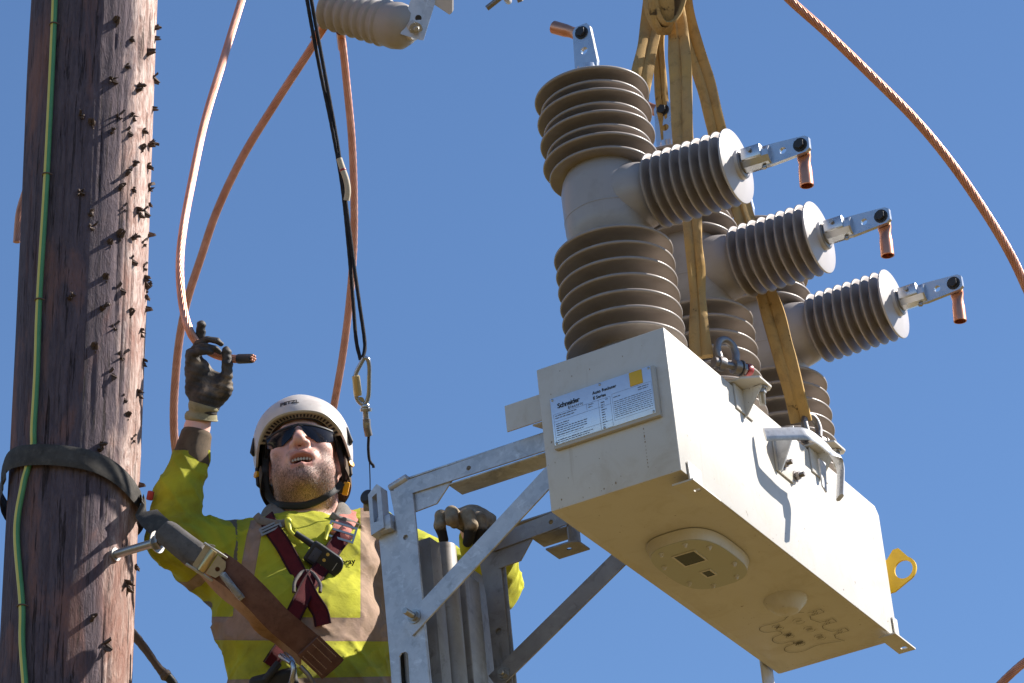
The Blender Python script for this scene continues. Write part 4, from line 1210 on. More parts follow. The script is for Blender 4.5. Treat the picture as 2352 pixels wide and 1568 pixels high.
link('thin_wire', tubem('thin_wire', smooth_path([pw(848, 1050, 8.386), pw(850, 1100, 8.386), pw(850, 1150, 8.386)], .01), .0014, M['rope'], 8), sw)
link('wire_anchor', boxm('wire_anchor', (-.019, -.012, -.014), (.019, .012, .014), M['dark_steel'], .003), sw, Matrix.Translation(pw(853, 1162, 8.38)) @ CM.to_3x3().to_4x4())

# ------------------------------------------------------------------ rope tail low behind the pole
rt = root('rope_tail', 'worn brown rope tail with black end hanging behind the pole foot', 'rope', pw(350, 1500, 8.55))
P = smooth_path([pw(280, 1430, 8.55), pw(305, 1455, 8.54), pw(335, 1492, 8.53), pw(362, 1530, 8.52), pw(378, 1548, 8.52)], .006)
link('rope_length', tubem('rope_length', P, np.interp(np.linspace(0, 1, len(P)), [0, .3, .8, 1], [.012, .0115, .009, .012]), M['rust'], 14, twist=40, lobes=6, lobe=.1), rt)
link('rope_knot', lathem('rope_knot', [(0, -.014), (.011, -.010), (.0155, 0), (.012, .010), (0, .014)], M['rust'], 18), rt, aim(pw(380, 1550, 8.52), pw(400, 1565, 8.5)))
P = smooth_path([pw(385, 1553, 8.52), pw(398, 1570, 8.52), pw(408, 1600, 8.52), pw(410, 1650, 8.52)], .006)
link('black_end', tubem('black_end', P, .0115, M['tape'], 14), rt)

# ------------------------------------------------------------------ implicit surfaces for the worker
class SDF:
    def __init__(s, lo, hi, h):
        s.lo = np.array(lo, float); s.h = h
        s.n = np.ceil((np.array(hi) - s.lo) / h).astype(int) + 1
        s.F = np.full(s.n, 1.0, np.float32)
    def _sl(s, lo, hi, m):
        a = np.clip(np.floor((np.array(lo) - m - s.lo) / s.h).astype(int), 0, s.n - 1)
        b = np.clip(np.ceil((np.array(hi) + m - s.lo) / s.h).astype(int) + 1, 1, s.n)
        ax = [(s.lo[i] + np.arange(a[i], b[i]) * s.h).astype(np.float32) for i in range(3)]
        sl_ = tuple(slice(a[i], b[i]) for i in range(3))
        return sl_, ax[0][:, None, None], ax[1][None, :, None], ax[2][None, None, :]
    def add(s, prim, k=.01, op='u'):
        fn, lo, hi = prim
        sl_, X, Y, Z = s._sl(lo, hi, k * 1.3 + 3 * s.h)
        d = fn(X, Y, Z)
        a = s.F[sl_]
        if op == 'u':
            t = np.clip(.5 + .5 * (a - d) / k, 0, 1)
            s.F[sl_] = a * (1 - t) + d * t - k * t * (1 - t)
        else:
            d = -d
            t = np.clip(.5 - .5 * (a - d) / k, 0, 1)
            s.F[sl_] = a * (1 - t) + d * t + k * t * (1 - t)
    def disp(s, fn):
        idx = np.argwhere(np.abs(s.F) < .03)
        P = s.lo + idx * s.h
        s.F[tuple(idx.T)] += fn(P).astype(np.float32)
    def nets(s):
        F_ = s.F
        ins = F_ < 0
        c = ins[:-1, :-1, :-1].astype(np.int8)
        tot = np.zeros(np.array(F_.shape) - 1, np.int8)
        offs = [(i, j, k) for i in (0, 1) for j in (0, 1) for k in (0, 1)]
        for i, j, k in offs:
            tot += ins[i:F_.shape[0] - 1 + i, j:F_.shape[1] - 1 + j, k:F_.shape[2] - 1 + k]
        cells = np.argwhere((tot > 0) & (tot < 8))
        idm = np.full(tot.shape, -1, np.int32)
        idm[tuple(cells.T)] = np.arange(len(cells))
        val = {o: F_[tuple((cells + np.array(o)).T)] for o in offs}
        acc = np.zeros((len(cells), 3)); cnt = np.zeros(len(cells))
        for o in offs:
            for ax in range(3):
                if o[ax] == 0:
                    p = list(o); p[ax] = 1; p = tuple(p)
                    a, b = val[o], val[p]
                    m = (a < 0) != (b < 0)
                    t = np.where(m, a / np.where(m, a - b, 1), 0)
                    pos = np.array(o, float)[None, :].repeat(len(cells), 0)
                    pos[:, ax] += t
                    acc[m] += pos[m]; cnt[m] += 1
        V = s.lo + (cells + acc / cnt[:, None]) * s.h
        quads = []
        for ax in range(3):
            u, w_ = [(1, 2), (2, 0), (0, 1)][ax]
            sh = [slice(None)] * 3; sh2 = [slice(None)] * 3
            sh[ax] = slice(0, -1); sh2[ax] = slice(1, None)
            e = ins[tuple(sh)] != ins[tuple(sh2)]
            E_ = np.argwhere(e)
            E_ = E_[(E_[:, u] > 0) & (E_[:, w_] > 0) & (E_[:, u] < F_.shape[u] - 1) & (E_[:, w_] < F_.shape[w_] - 1)]
            def cid(du, dw):
                q = E_.copy(); q[:, u] -= du; q[:, w_] -= dw
                return idm[tuple(q.T)]
            q = np.stack([cid(1, 1), cid(0, 1), cid(0, 0), cid(1, 0)], -1)
            fl = ins[tuple(E_.T)]
            q[~fl] = q[~fl][:, ::-1]
            quads.append(q)
        Q = np.vstack(quads)
        return V, Q[(Q >= 0).all(1)]
def ell(c, r, Rm=None):
    c = np.array(c, float); r = np.array(r, float)
    Rm = np.eye(3) if Rm is None else np.array(Rm)
    ext = np.sqrt(((Rm * r) ** 2).sum(1))
    def fn(X, Y, Z):
        x, y, z = X - c[0], Y - c[1], Z - c[2]
        q = [x * Rm[0, i] + y * Rm[1, i] + z * Rm[2, i] for i in range(3)]
        k0 = np.sqrt(sum((q[i] / r[i]) ** 2 for i in range(3)))
        k1 = np.sqrt(sum((q[i] / r[i] ** 2) ** 2 for i in range(3)))
        return (k0 * (k0 - 1) / np.maximum(k1, 1e-6)).astype(np.float32)
    return fn, c - ext, c + ext
def rc(a, b, ra, rb):
    a = np.array(a, float); b = np.array(b, float); ba = b - a; L2 = max(ba @ ba, 1e-9)
    m = max(ra, rb)
    def fn(X, Y, Z):
        x, y, z = X - a[0], Y - a[1], Z - a[2]
        t = np.clip((x * ba[0] + y * ba[1] + z * ba[2]) / L2, 0, 1)
        return (np.sqrt((x - t * ba[0]) ** 2 + (y - t * ba[1]) ** 2 + (z - t * ba[2]) ** 2) - (ra + (rb - ra) * t)).astype(np.float32)
    return fn, np.minimum(a, b) - m, np.maximum(a, b) + m
def chain(S_, pts, rad, k=.006):
    for (p, q), (r0, r1) in zip(zip(pts, pts[1:]), zip(rad, rad[1:])):
        S_.add(rc(p, q, r0, r1), k)
def fattr(me, name, val):
    at = me.attributes.new(name, 'FLOAT', 'POINT')
    at.data.foreach_set('value', np.asarray(val, np.float32))
def sm(e0, e1, x):
    t = np.clip((x - e0) / (e1 - e0), 0, 1)
    return t * t * (3 - 2 * t)

# ------------------------------------------------------------------ worker
HD = 8.50
HC = cc(697, 1059, HD)                          # between the ears
def rotm(ax, a):
    return np.array(Matrix.Rotation(a, 3, ax))
HR = rotm('Z', R(6.5)) @ rotm('Y', R(1.5)) @ rotm('X', R(-41))     # head axes: x viewer-right, y crown, z face
HS = 1.13
def hp(x, y, z):
    return HC + HR @ (np.array([x, y, z]) * HS)
person = root('person', 'lineman in yellow hi-vis jacket and white helmet reaching up beside the pole', 'person', pw(705, 1640, 8.1))
SHL, ELB, WRI = cc(560, 1292, 8.40), cc(396, 1238, 8.30), cc(452, 985, 8.42)       # raised arm
SHR, ELR, WRR = cc(850, 1255, 8.52), cc(1140, 1348, 8.30), cc(1085, 1215, 8.02)    # arm on the frame
NB = cc(705, 1215, 8.47)
B = SDF([-.90, -1.45, -8.72], [.06, .06, -7.80], .0036)
def H(p, **kw):
    B.add(p, **kw)
def hell(c, r, k=.012, op='u', rx=0, ry=0, rz=0):
    Rm = HR @ rotm('X', rx) @ rotm('Y', ry) @ rotm('Z', rz)
    B.add(ell(hp(*c), np.array(r) * HS, Rm), k, op)
def hcap(a, b, r0, r1, k=.008, op='u'):
    B.add(rc(hp(*a), hp(*b), r0 * HS, r1 * HS), k, op)
hell((0, .045, -.012), (.074, .092, .096), .02)
hell((0, -.015, .032), (.0655, .082, .064), .02)
hell((0, -.070, .040), (.0575, .051, .054), .025)
hell((0, -.092, .010), (.060, .034, .058), .03)
hell((0, -.103, .072), (.026, .021, .022), .018)
for s_ in (-1, 1):
    hell((s_ * .040, -.028, .066), (.026, .024, .024), .02)
    hell((s_ * .041, -.066, .040), (.025, .030, .036), .02)
    hell((s_ * .077, -.008, -.008), (.008, .031, .019), .006, ry=s_ * .35)
    hell((s_ * .031, .012, .090), (.019, .011, .012), .01, 'd')
hcap((-.030, .024, .082), (.030, .024, .082), .010, .010, .014)
hcap((0, .012, .089), (0, -.026, .112), .0080, .0125, .010)
hell((0, -.031, .113), (.0125, .011, .011), .006)
for s_ in (-1, 1):
    hell((s_ * .0145, -.035, .101), (.0085, .0085, .010), .006)
    hell((s_ * .0080, -.0445, .1055), (.0050, .0048, .0065), .002, 'd')
hell((0, -.060, .090), (.033, .018, .014), .014)
hcap((-.027, -.0700, .0860), (-.007, -.0590, .0995), .0040, .0062, .005)
hcap((.027, -.0700, .0860), (.007, -.0590, .0995), .0040, .0062, .005)
hcap((-.007, -.0590, .0995), (.007, -.0590, .0995), .0062, .0062, .004)
hcap((-.024, -.0775, .0860), (.0, -.0860, .0950), .0042, .0068, .005)
hcap((.024, -.0775, .0860), (.0, -.0860, .0950), .0042, .0068, .005)
hell((0, -.0725, .0955), (.0245, .0098, .024), .003, 'd')
B.add(rc(hp(0, -.055, -.022), cc(702, 1225, 8.47), .068 * HS, .082), .03)
# trunk and limbs under the clothes
YAW = rotm('Y', R(16)) @ rotm('X', R(-8))
B.add(rc(cc(600, 1262, 8.44), cc(815, 1250, 8.52), .060, .060), .05)
B.add(ell(cc(702, 1345, 8.36), [.165, .16, .10], YAW), .05)
B.add(ell(cc(706, 1490, 8.22), [.165, .17, .105], YAW), .05)
B.add(ell(cc(706, 1640, 8.10), [.160, .15, .105], YAW), .05)
chain(B, [SHL, ELB, WRI], [.055, .040, .0285], .012)
chain(B, [SHR, ELR, WRR], [.055, .042, .029], .012)
B.add(rc(WRI, cc(478, 885, 8.45), .030, .028), .012)
for s_, x in ((-1, 655), (1, 760)):
    chain(B, [cc(x, 1660, 8.08), cc(x - 10, 1930, 7.92)], [.085, .06], .02)
V, Q = B.nets()
W3 = c2w(V)
bodym = mesh('body', W3, Q, M['skin'], True)
loc = (V - HC) @ HR / HS
nzv = vnoise(loc * 60, 3)
nz2 = vnoise(loc * 26, 9)
inhead = (np.linalg.norm(loc - [0, 0, .02], axis=1) < .19)
x_, y_, z_ = loc.T
jaw = sm(-.032, -.062, y_ + .10 * np.abs(x_) * 0) * sm(.0, .02, z_ + .035) * sm(-.150, -.118, y_)
side_b = sm(.030, .058, np.abs(x_)) * sm(-.005, -.050, y_) * sm(-.01, .02, z_)
moust = sm(-.044, -.052, y_) * sm(-.070, -.060, y_) * sm(.036, .026, np.abs(x_)) * sm(.07, .085, z_)
beard = np.clip(np.maximum(np.maximum(jaw * sm(-.066, -.096, y_), side_b * .8 * sm(-.02, -.06, y_)), moust * .5) * (1.0 + .28 * nz2), 0, 1)
lip = np.clip(sm(.027, .021, np.abs(x_)) * sm(.080, .086, z_) * sm(-.0930, -.0880, y_) * sm(-.0520, -.0570, y_), 0, 1)
beard *= (1 - lip) * inhead
cheek = np.exp(-(((np.abs(x_) - .042) / .022) ** 2 + ((y_ + .03) / .022) ** 2)) * .35 + np.exp(-((x_ / .016) ** 2 + ((y_ + .032) / .02) ** 2)) * .4
nost = np.exp(-(((np.abs(x_) - .008) / .0055) ** 2 + ((y_ + .044) / .005) ** 2 + ((z_ - .104) / .009) ** 2))
fattr(bodym, 'beard', np.clip(beard * .8, 0, 1))
fattr(bodym, 'red', np.clip(np.maximum(np.maximum(lip * .8, cheek), nost) * inhead, 0, 1))
body = link('body', bodym, person)
vn = np.array([v.normal for v in bodym.vertices])
cand = np.flatnonzero(beard > .12)
wgt = beard[cand] ** 1.3
pick = rng.choice(cand, 7500, p=wgt / wgt.sum())
dwn = np.array(CM.to_3x3() @ Vector((HR @ np.array([0, -1, -.25])).tolist()))
HV, HF = [], []
for k_, ix in enumerate(pick):
    p = W3[ix] + rng.normal(0, .0016, 3)
    nn_v = vn[ix]
    tg = dwn - nn_v * dwn.dot(nn_v) * .8 + rng.normal(0, .45, 3)
    d_ = tg / np.linalg.norm(tg) * .75 + nn_v * .6
    L_ = rng.uniform(.0028, .0060)
    sd_v = np.cross(d_, nn_v) + rng.normal(0, .2, 3)
    sd_v = sd_v / np.linalg.norm(sd_v) * .00034
    HV += [p - sd_v, p + sd_v, p + d_ * L_]
    HF.append((3 * k_, 3 * k_ + 1, 3 * k_ + 2))
bh = link('beard', mesh('beard', HV, HF, M['hair']), body)
bh['kind'] = 'stuff'
BV = BVHTree.FromPolygons([Vector(v) for v in W3], [tuple(map(int, q)) for q in Q])
# teeth and mouth lining
def hpw(x, y, z):
    return Vector(c2w(hp(x, y, z)))
MH = CM @ Matrix.Translation(Vector(HC)) @ Matrix(HR.tolist()).to_4x4() @ Matrix.Scale(HS, 4)
tb = bmesh.new()
for q in range(7):
    x = (q - 3) * .0062
    zt = .0915 - 8 * x * x
    m_ = Matrix.Translation((x, -.0675, zt)) @ Matrix.Rotation(-x * 14, 4, 'Y') @ Matrix.Diagonal((.0064, .0090, .0040, 1))
    bmesh.ops.create_uvsphere(tb, u_segments=10, v_segments=8, radius=.5, matrix=m_)
link('teeth', bmesh_to('teeth', tb, M['teeth'], True, R(180)), body, MH)
link('mouth_lining', mesh('mouth_lining', [(x, y, .083 - 9 * x * x) for y in (-.080, -.064) for x in np.linspace(-.021, .021, 9)], [(i, i + 1, i + 10, i + 9) for i in range(8)], M['mouth']), body, MH)

# jacket
J = SDF([-.95, -1.20, -8.75], [.06, -.26, -7.86], .0048)
J.add(rc(cc(585, 1268, 8.435), cc(830, 1252, 8.52), .076, .074), .05)
J.add(ell(cc(700, 1345, 8.36), [.197, .18, .125], YAW), .06)
J.add(ell(cc(704, 1490, 8.22), [.200, .19, .130], YAW), .06)
J.add(ell(cc(708, 1640, 8.10), [.198, .17, .130], YAW), .06)
chain(J, [SHL, cc(480, 1276, 8.36), ELB, cc(409, 1140, 8.355), cc(438, 1052, 8.40)], [.102, .088, .061, .055, .043], .016)
chain(J, [SHR, cc(1000, 1318, 8.42), ELR, cc(1128, 1280, 8.14), cc(1100, 1240, 8.06)], [.090, .074, .057, .050, .045], .025)
J.add(rc(cc(560, 1330, 8.38), cc(540, 1450, 8.26), .085, .05), .05)
J.add(rc(cc(815, 1320, 8.47), cc(835, 1600, 8.26), .085, .092), .05)
J.add(ell(NB + np.array([0, .03, .0]), [.088, .12, .085]), .012, 'd')
def folds(P):
    a = vnoise(P * [11, 8, 10], 11) * .0045
    wv1 = P[:, 0] * .8 + P[:, 1] * .6
    wv2 = P[:, 0] * -.6 + P[:, 1] * .8
    b = 1 - np.abs(vnoise(np.stack([wv1 * 26, wv2 * 8, P[:, 2] * 14], -1) + 4, 12))
    b2 = 1 - np.abs(vnoise(np.stack([wv1 * 9, wv2 * 30, P[:, 2] * 14], -1) + 9, 17))
    c = vnoise(P * 55, 13) * .0014
    t = (P - ELB) @ ((SHL - ELB) / np.linalg.norm(SHL - ELB))
    near = np.exp(-(np.linalg.norm(P - ELB, axis=1) / .11) ** 2)
    d = np.sin(np.linalg.norm(P - (ELB + [.05, .0, .05]), axis=1) * 165 + 2.0 * vnoise(P * 14, 15)) * .0045 * near
    pit = np.exp(-(np.linalg.norm(P - cc(540, 1290, 8.34), axis=1) / .09) ** 2)
    e = np.sin((P[:, 0] * .9 + P[:, 1] * .35) * 210 + 2.5 * vnoise(P * 12, 16)) * .0042 * pit
    return a - (b ** 5) * .0052 - (b2 ** 5) * .0042 + c * .6 + d + e
J.disp(folds)
V, Q = J.nets()
W3 = c2w(V)
jm = mesh('jacket', W3, Q, M['jacket'], True)
jx, jy, jd = w2px(W3)
def inside(e, w_):
    return np.clip(.5 + e / w_, 0, 1)
front = (jx > 500)
xl = np.interp(jy, [1200, 1232, 1400, 1700], [592, 583, 553, 530])
v1 = np.minimum(jx - (xl - 17), (xl + 17) - jx)
v2 = np.minimum(jx - 828, 888 - jx)
hy = 1416 + .008 * (jx - 510)
h1 = np.minimum(jy - hy, hy + 54 - jy)
h2 = np.minimum(jy - (1557 - .02 * (jx - 700)), 1620 - jy)
v1 = np.where((jy > 1195) & (jy < 1440), v1, -9)
v2 = np.where((jy > 1160) & (jy < 1440), v2, -9)
band = np.maximum(np.maximum(v1, v2), np.maximum(h1, h2))
# sleeve tapes run round the upper arm
ua = (SHL - ELB) / np.linalg.norm(SHL - ELB)
ta = (V - ELB) @ ua
arm = (jx < 545) & (np.linalg.norm((V - ELB) - ta[:, None] * ua, axis=1) < .14) & (jy < 1425)
ta_px = ta * F / 8.35
curve = ta_px - .0012 * (jy - 1265) ** 2 * 0
g1 = np.where(arm, np.minimum(curve - 118, 146 - curve), -9)
g2 = np.where(arm & (jy > 1310), np.minimum(curve - 58, 84 - curve), -9)
ua2 = (SHR - ELR) / np.linalg.norm(SHR - ELR)
tb_ = ((V - ELR) @ ua2) * F / 8.5
g3 = np.where(jx > 900, np.minimum(tb_ - 40, 75 - tb_), -9)
band = np.where(arm, np.maximum(g2, -9), band)
band = np.where(jx > 905, g3, band)
fattr(jm, 'band', inside(band, 6))
fattr(jm, 'grey', inside(g1, 6))
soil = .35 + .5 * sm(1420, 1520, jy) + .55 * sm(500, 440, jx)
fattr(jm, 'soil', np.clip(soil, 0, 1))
jacket = link('jacket', jm, person)
JV = BVHTree.FromPolygons([Vector(v) for v in W3], [tuple(map(int, q)) for q in Q])
def cast(tree, x, y, default=None):
    d = (pw(x, y, 8) - CAM_LOC).normalized()
    h = tree.ray_cast(CAM_LOC, d)
    return h[0] if h[0] is not None else default
def depth_at(tree, x, y, default):
    h = cast(tree, x, y)
    return -(CM.inverted() @ h).z if h is not None else default
def lay(pts, tree, lift, step=6, smooth=3, dflt=8.35):
    """run picture points over a surface, lifted towards the camera"""
    P2 = smooth_path([(x, y, 0) for x, y in pts], step)[:, :2]
    D = np.array([depth_at(tree, x, y, np.nan) for x, y in P2])
    ok = ~np.isnan(D)
    D = np.interp(np.arange(len(D)), np.flatnonzero(ok), D[ok]) if ok.any() else np.full(len(D), dflt)
    Dm = D.copy()
    for _ in range(smooth):
        Dm[1:-1] = np.minimum(Dm[1:-1], (Dm[:-2] + 2 * Dm[1:-1] + Dm[2:]) / 4)
    return [pw(x, y, d - lift) for (x, y), d in zip(P2, Dm)], P2
camx = np.array(CM.to_3x3() @ Vector((1, 0, 0))); camy = np.array(CM.to_3x3() @ Vector((0, 1, 0))); camz = np.array(CM.to_3x3() @ Vector((0, 0, 1)))
def strap(name, pts, width, mat, tree, lift, parent, th=.0035, tilt=0.0, smooth=30, edge=None):
    C, P2 = lay(pts, tree, lift, smooth=smooth)
    C = np.array([list(c) for c in C])
    T = np.gradient(C, axis=0)
    S = np.cross(T, camz) + 0
    S = S / np.linalg.norm(S, axis=1)[:, None] + camz * tilt
    o = link(name, ribbonm(name, C, S, width, th, mat), parent)
    if edge:
        T /= np.linalg.norm(T, axis=1)[:, None]
        S2 = S - T * (S * T).sum(1)[:, None]
        S2 /= np.linalg.norm(S2, axis=1)[:, None]
        for s_ in (-1, 1):
            wd = np.broadcast_to(np.asarray(width, float), (len(C),))
            link('webbing_edge', ribbonm('webbing_edge', C + S2 * (wd * .5 * .86 * s_)[:, None] + camz * .0012, S, wd * .13, th * .9, edge), o)
    return o
# collar, shirt, cuffs
Cc = SDF([-.64, -.62, -8.66], [-.30, -.32, -8.24], .0032)
Cc.add(rc(cc(640, 1195, 8.43), cc(662, 1222, 8.36), .040, .030), .02)
Cc.add(rc(cc(638, 1192, 8.46), cc(700, 1180, 8.56), .042, .045), .02)
Cc.add(rc(cc(770, 1188, 8.49), cc(712, 1180, 8.56), .042, .045), .02)
Cc.add(rc(cc(768, 1195, 8.46), cc(745, 1222, 8.39), .034, .026), .02)
Cc.add(rc(hp(0, -.045, -.02), cc(703, 1240, 8.44), .072, .079), .006, 'd')
V, Q = Cc.nets()
link('collar', mesh('collar', c2w(V), Q, M['collar'], True), person)
link('shirt_neck', lathem('shirt_neck', [(.083, -.012), (.086, -.004), (.086, .006), (.082, .012)], M['shirt'], 48, cap=False), person, CM @ aim(Vector(cc(702, 1226, 8.462)), Vector(hp(0, -.055, -.022))))
link('sleeve_cuff', tubem('sleeve_cuff', smooth_path([pw(438, 1064, 8.395), pw(441, 1045, 8.40), pw(447, 1015, 8.41), pw(453, 990, 8.418)], .006), np.interp(np.linspace(0, 1, len(smooth_path([pw(438, 1064, 8.395), pw(441, 1045, 8.40), pw(447, 1015, 8.41), pw(453, 990, 8.418)], .006))), [0, .15, .8, .95, 1], [.045, .0455, .0385, .0375, .034]), M['knit'], 40), person)
# trousers under the frame edge
Tr = SDF([-.70, -1.55, -8.30], [-.26, -.84, -7.75], .006)
Tr.add(ell(cc(706, 1665, 8.08), [.18, .10, .12]), .04)
for x in (655, 760):
    chain(Tr, [cc(x, 1680, 8.08), cc(x - 10, 1960, 7.9)], [.105, .078], .02)
V, Q = Tr.nets()
link('trousers', mesh('trousers', c2w(V), Q, M['trousers'], True), person)

# helmet
helm = link('helmet', bpy.data.meshes.new('helmet_placeholder'), None)
bpy.data.objects.remove(helm)
def rim_y(az):
    """lower edge of the shell: az 0 = face, pi = nape"""
    c_ = np.cos(az)
    return .043 * sm(.15, .95, c_) + (-.012) * (1 - sm(.15, .95, c_)) - .022 * sm(.1, -.9, c_)
HCt, HA, HB, HCz = np.array([0, .040, -.008]), .1085, .112, .1275
def dome(az, t, inset=0.0):
    """t 0 = rim .. 1 = crown"""
    y0 = rim_y(az)
    ph0 = np.arcsin(np.clip((y0 - HCt[1]) / HB, -.95, .95))
    ph = ph0 + (np.pi / 2 - ph0) * t
    cp = np.cos(np.minimum(ph, np.pi / 2))
    cp = np.where(ph < 0, 1 - (1 - np.cos(ph)) * .35, cp)
    ridge = 1 + .012 * np.cos(6 * az) * sm(.2, .6, t) * sm(1.0, .7, t)
    return np.stack([(HA - inset) * cp * np.sin(az) * ridge, HCt[1] + (HB - inset) * np.sin(ph), HCt[2] + (HCz - inset) * cp * np.cos(az) * ridge], -1)
na, nt = 96, 30
AZ, TT_ = np.meshgrid(np.linspace(0, 2 * np.pi, na, endpoint=False), np.linspace(0, 1, nt), indexing='ij')
def grid_faces(na, nt, off=0, flip=False):
    fs = []
    for i in range(na):
        for j in range(nt - 1):
            a, b = i * nt + j, ((i + 1) % na) * nt + j
            q = (off + a, off + b, off + b + 1, off + a + 1)
            fs.append(q[::-1] if flip else q)
    return fs
outer = dome(AZ, TT_).reshape(-1, 3)
inner = dome(AZ, TT_, .005).reshape(-1, 3)
rimf = [((i * nt), na * nt + i * nt, na * nt + ((i + 1) % na) * nt, ((i + 1) % na) * nt) for i in range(na)]
helm = link('helmet', mesh('helmet', np.vstack([outer, inner]), grid_faces(na, nt) + grid_faces(na, nt, na * nt, True) + rimf, M['helmet'], True, R(50)), person, MH)
lin = dome(AZ, TT_ * .93 + .05, .019).reshape(-1, 3)
link('liner', mesh('liner', lin, grid_faces(na, nt, 0, True), M['liner'], True), helm, MH)
# vent grille under the brow, head band, rear cradle
def band_strip(az0, az1, n, fo, fi):
    az = np.linspace(az0, az1, n)
    return np.array([[fo(a), fi(a)] for a in az])
vb = bmesh.new()
def rim_pt(a, inset, dy):
    p = dome(np.array(a), np.array(0.0), inset)
    return Vector(p) + Vector((0, dy, 0))
a0, a1 = -1.0, 1.0
nseg = 60
for dy0, ins0, dy1, ins1 in ((-.0005, -.001, -.0035, .002), (-.0035, .002, -.0005, .0225), (-.0005, .0225, .006, .0235)):
    ring0 = [vb.verts.new(rim_pt(a, ins0, dy0)) for a in np.linspace(a0, a1, nseg)]
    ring1 = [vb.verts.new(rim_pt(a, ins1, dy1)) for a in np.linspace(a0, a1, nseg)]
    for i in range(nseg - 1):
        vb.faces.new((ring0[i], ring0[i + 1], ring1[i + 1], ring1[i]))
link('brow_trim', bmesh_to('brow_trim', vb, M['vent'], True), helm, MH)
slotm = bmesh.new()
for q in range(25):
    a = -.93 + q * 1.86 / 24
    p0, p1 = rim_pt(a - .022, .0070, -.0030), rim_pt(a + .022, .0070, -.0030)
    p2, p3 = rim_pt(a + .020, .0185, -.0013), rim_pt(a - .020, .0185, -.0013)
    for f_ in ((p0, p1, p2, p3),):
        off = Vector((0, -.0012, .0))
        slotm.faces.new([slotm.verts.new(v + off) for v in f_])
link('vent_slots', bmesh_to('vent_slots', slotm, M['liner']), helm, MH)
hb_ = []
for a in np.linspace(-2.6, 2.6, 60):
    p = Vector(dome(np.array(a), np.array(0.0), .020))
    hb_.append(Vector((p.x * .97, .052 - .016 * (1 - math.cos(a)), p.z - .004)))
link('head_band', ribbonm('head_band', hb_, (0, 1, 0), .024, .004, M['liner']), helm, MH)
cr = []
for a in np.linspace(1.15, 2 * math.pi - 1.15, 40):
    rr_ = Vector(dome(np.array(a), np.array(0.0), .004))
    cr.append(Vector((rr_.x * .97, -.038 - .016 * (1 - abs(math.cos(a / 1))) - .016 * max(0, -math.cos(a)), rr_.z * .95)))
link('rear_cradle', ribbonm('rear_cradle', cr, (0, 1, 0), .040, .004, M['knit']), helm, MH)
for s_ in (-1, 1):
    p = Vector(dome(np.array(s_ * 1.25), np.array(.16)))
    link('side_slot', boxm('side_slot', (-.003, -.020, -.008), (.003, .020, .008), M['black_bolt'], .002), helm, MH @ Matrix.Translation(p) @ Matrix.Rotation(s_ * .35, 4, 'Y') @ Matrix.Rotation(s_ * .25, 4, 'Z'))
    q = Vector(dome(np.array(s_ * 1.48), np.array(0.0), .004))
    link('side_clip', lathem('side_clip', [(.0, 0), (.0075, .0), (.0085, .002), (.0075, .006), (0, .007)], M['strap_yellow'], 16), helm, MH @ Matrix.Translation((q.x * 1.0, q.y - .026, q.z + .012)) @ Matrix.Rotation(s_ * .95, 4, 'Y'))
    link('side_frame', boxm('side_frame', (-.004, -.040, -.013), (.003, .010, .013), M['liner'], .003), helm, MH @ Matrix.Translation((q.x * .96, q.y - .016, q.z + .004)) @ Matrix.Rotation(s_ * .5, 4, 'Y'))
def on_dome(az, t, up_deg=0):
    e = 1e-3
    p = Vector(dome(np.array(az), np.array(t)))
    px_ = (Vector(dome(np.array(az + e), np.array(t))) - p).normalized()
    py_ = (Vector(dome(np.array(az), np.array(t + e))) - p).normalized()
    pz_ = px_.cross(py_).normalized()
    py_ = pz_.cross(px_)
    Mx = Matrix((px_, py_, pz_)).transposed().to_4x4()
    Mx.translation = p + pz_ * .0006
    return Mx
word = textm('helmet_lettering', 'PETZL', .0160, M['black_bolt'], .0004, .0003, 0, .95)
for v in word.vertices:
    v.co.x -= .0255
    v.co.z -= v.co.x ** 2 * 3.6
link('helmet_lettering', word, helm, MH @ on_dome(-.10, .15))
# sunglasses
glasses = link('sunglasses', ribbonm('sunglasses', [Vector((x, .0130 - .25 * abs(x) * .2, .1085 - 6.4 * x * x)) for x in np.linspace(-.070, .070, 41)], (0, 1, 0), .0055, .004, M['black_bolt']), person, MH)
for s_ in (-1, 1):
    V, Fc = [], []
    nx, ny = 22, 9
    for i in range(nx):
        u = i / (nx - 1)
        x = .0075 + .0635 * u
        top = .0140 - .004 * u ** 2
        low_ = np.interp(u, [0, .15, .45, .8, 1], [.001, -.016, -.030, -.026, -.014])
        for j in range(ny):
            w_ = j / (ny - 1)
            y = low_ + (top - low_) * w_
            V.append((s_ * x, y, .1085 - 6.4 * x * x - .35 * (top - y) * .25 + .002 * math.sin(math.pi * w_)))
    for i in range(nx - 1):
        for j in range(ny - 1):
            q = (i * ny + j, (i + 1) * ny + j, (i + 1) * ny + j + 1, i * ny + j + 1)
            Fc.append(q if s_ > 0 else q[::-1])
    nV = len(V)
    V += [(a, b, c - .002) for a, b, c in V]
    Fc += [tuple(nV + k for k in q[::-1]) for q in Fc]
    link('lens', mesh('lens', V, Fc, M['lens'], True), glasses, MH)
    arm_ = [Vector((s_ * .070, .012, .078)), Vector((s_ * .0765, .010, .045)), Vector((s_ * .080, .008, .0)), Vector((s_ * .081, .004, -.025))]
    link('temple_arm', ribbonm('temple_arm', smooth_path(arm_, .006), (0, 1, 0), .006, .003, M['black_bolt']), glasses, MH)
link('nose_bridge', tubem('nose_bridge', smooth_path([Vector((-.010, .008, .1065)), Vector((0, .013, .109)), Vector((.010, .008, .1065))], .003), .0028, M['black_bolt'], 10), glasses, MH)
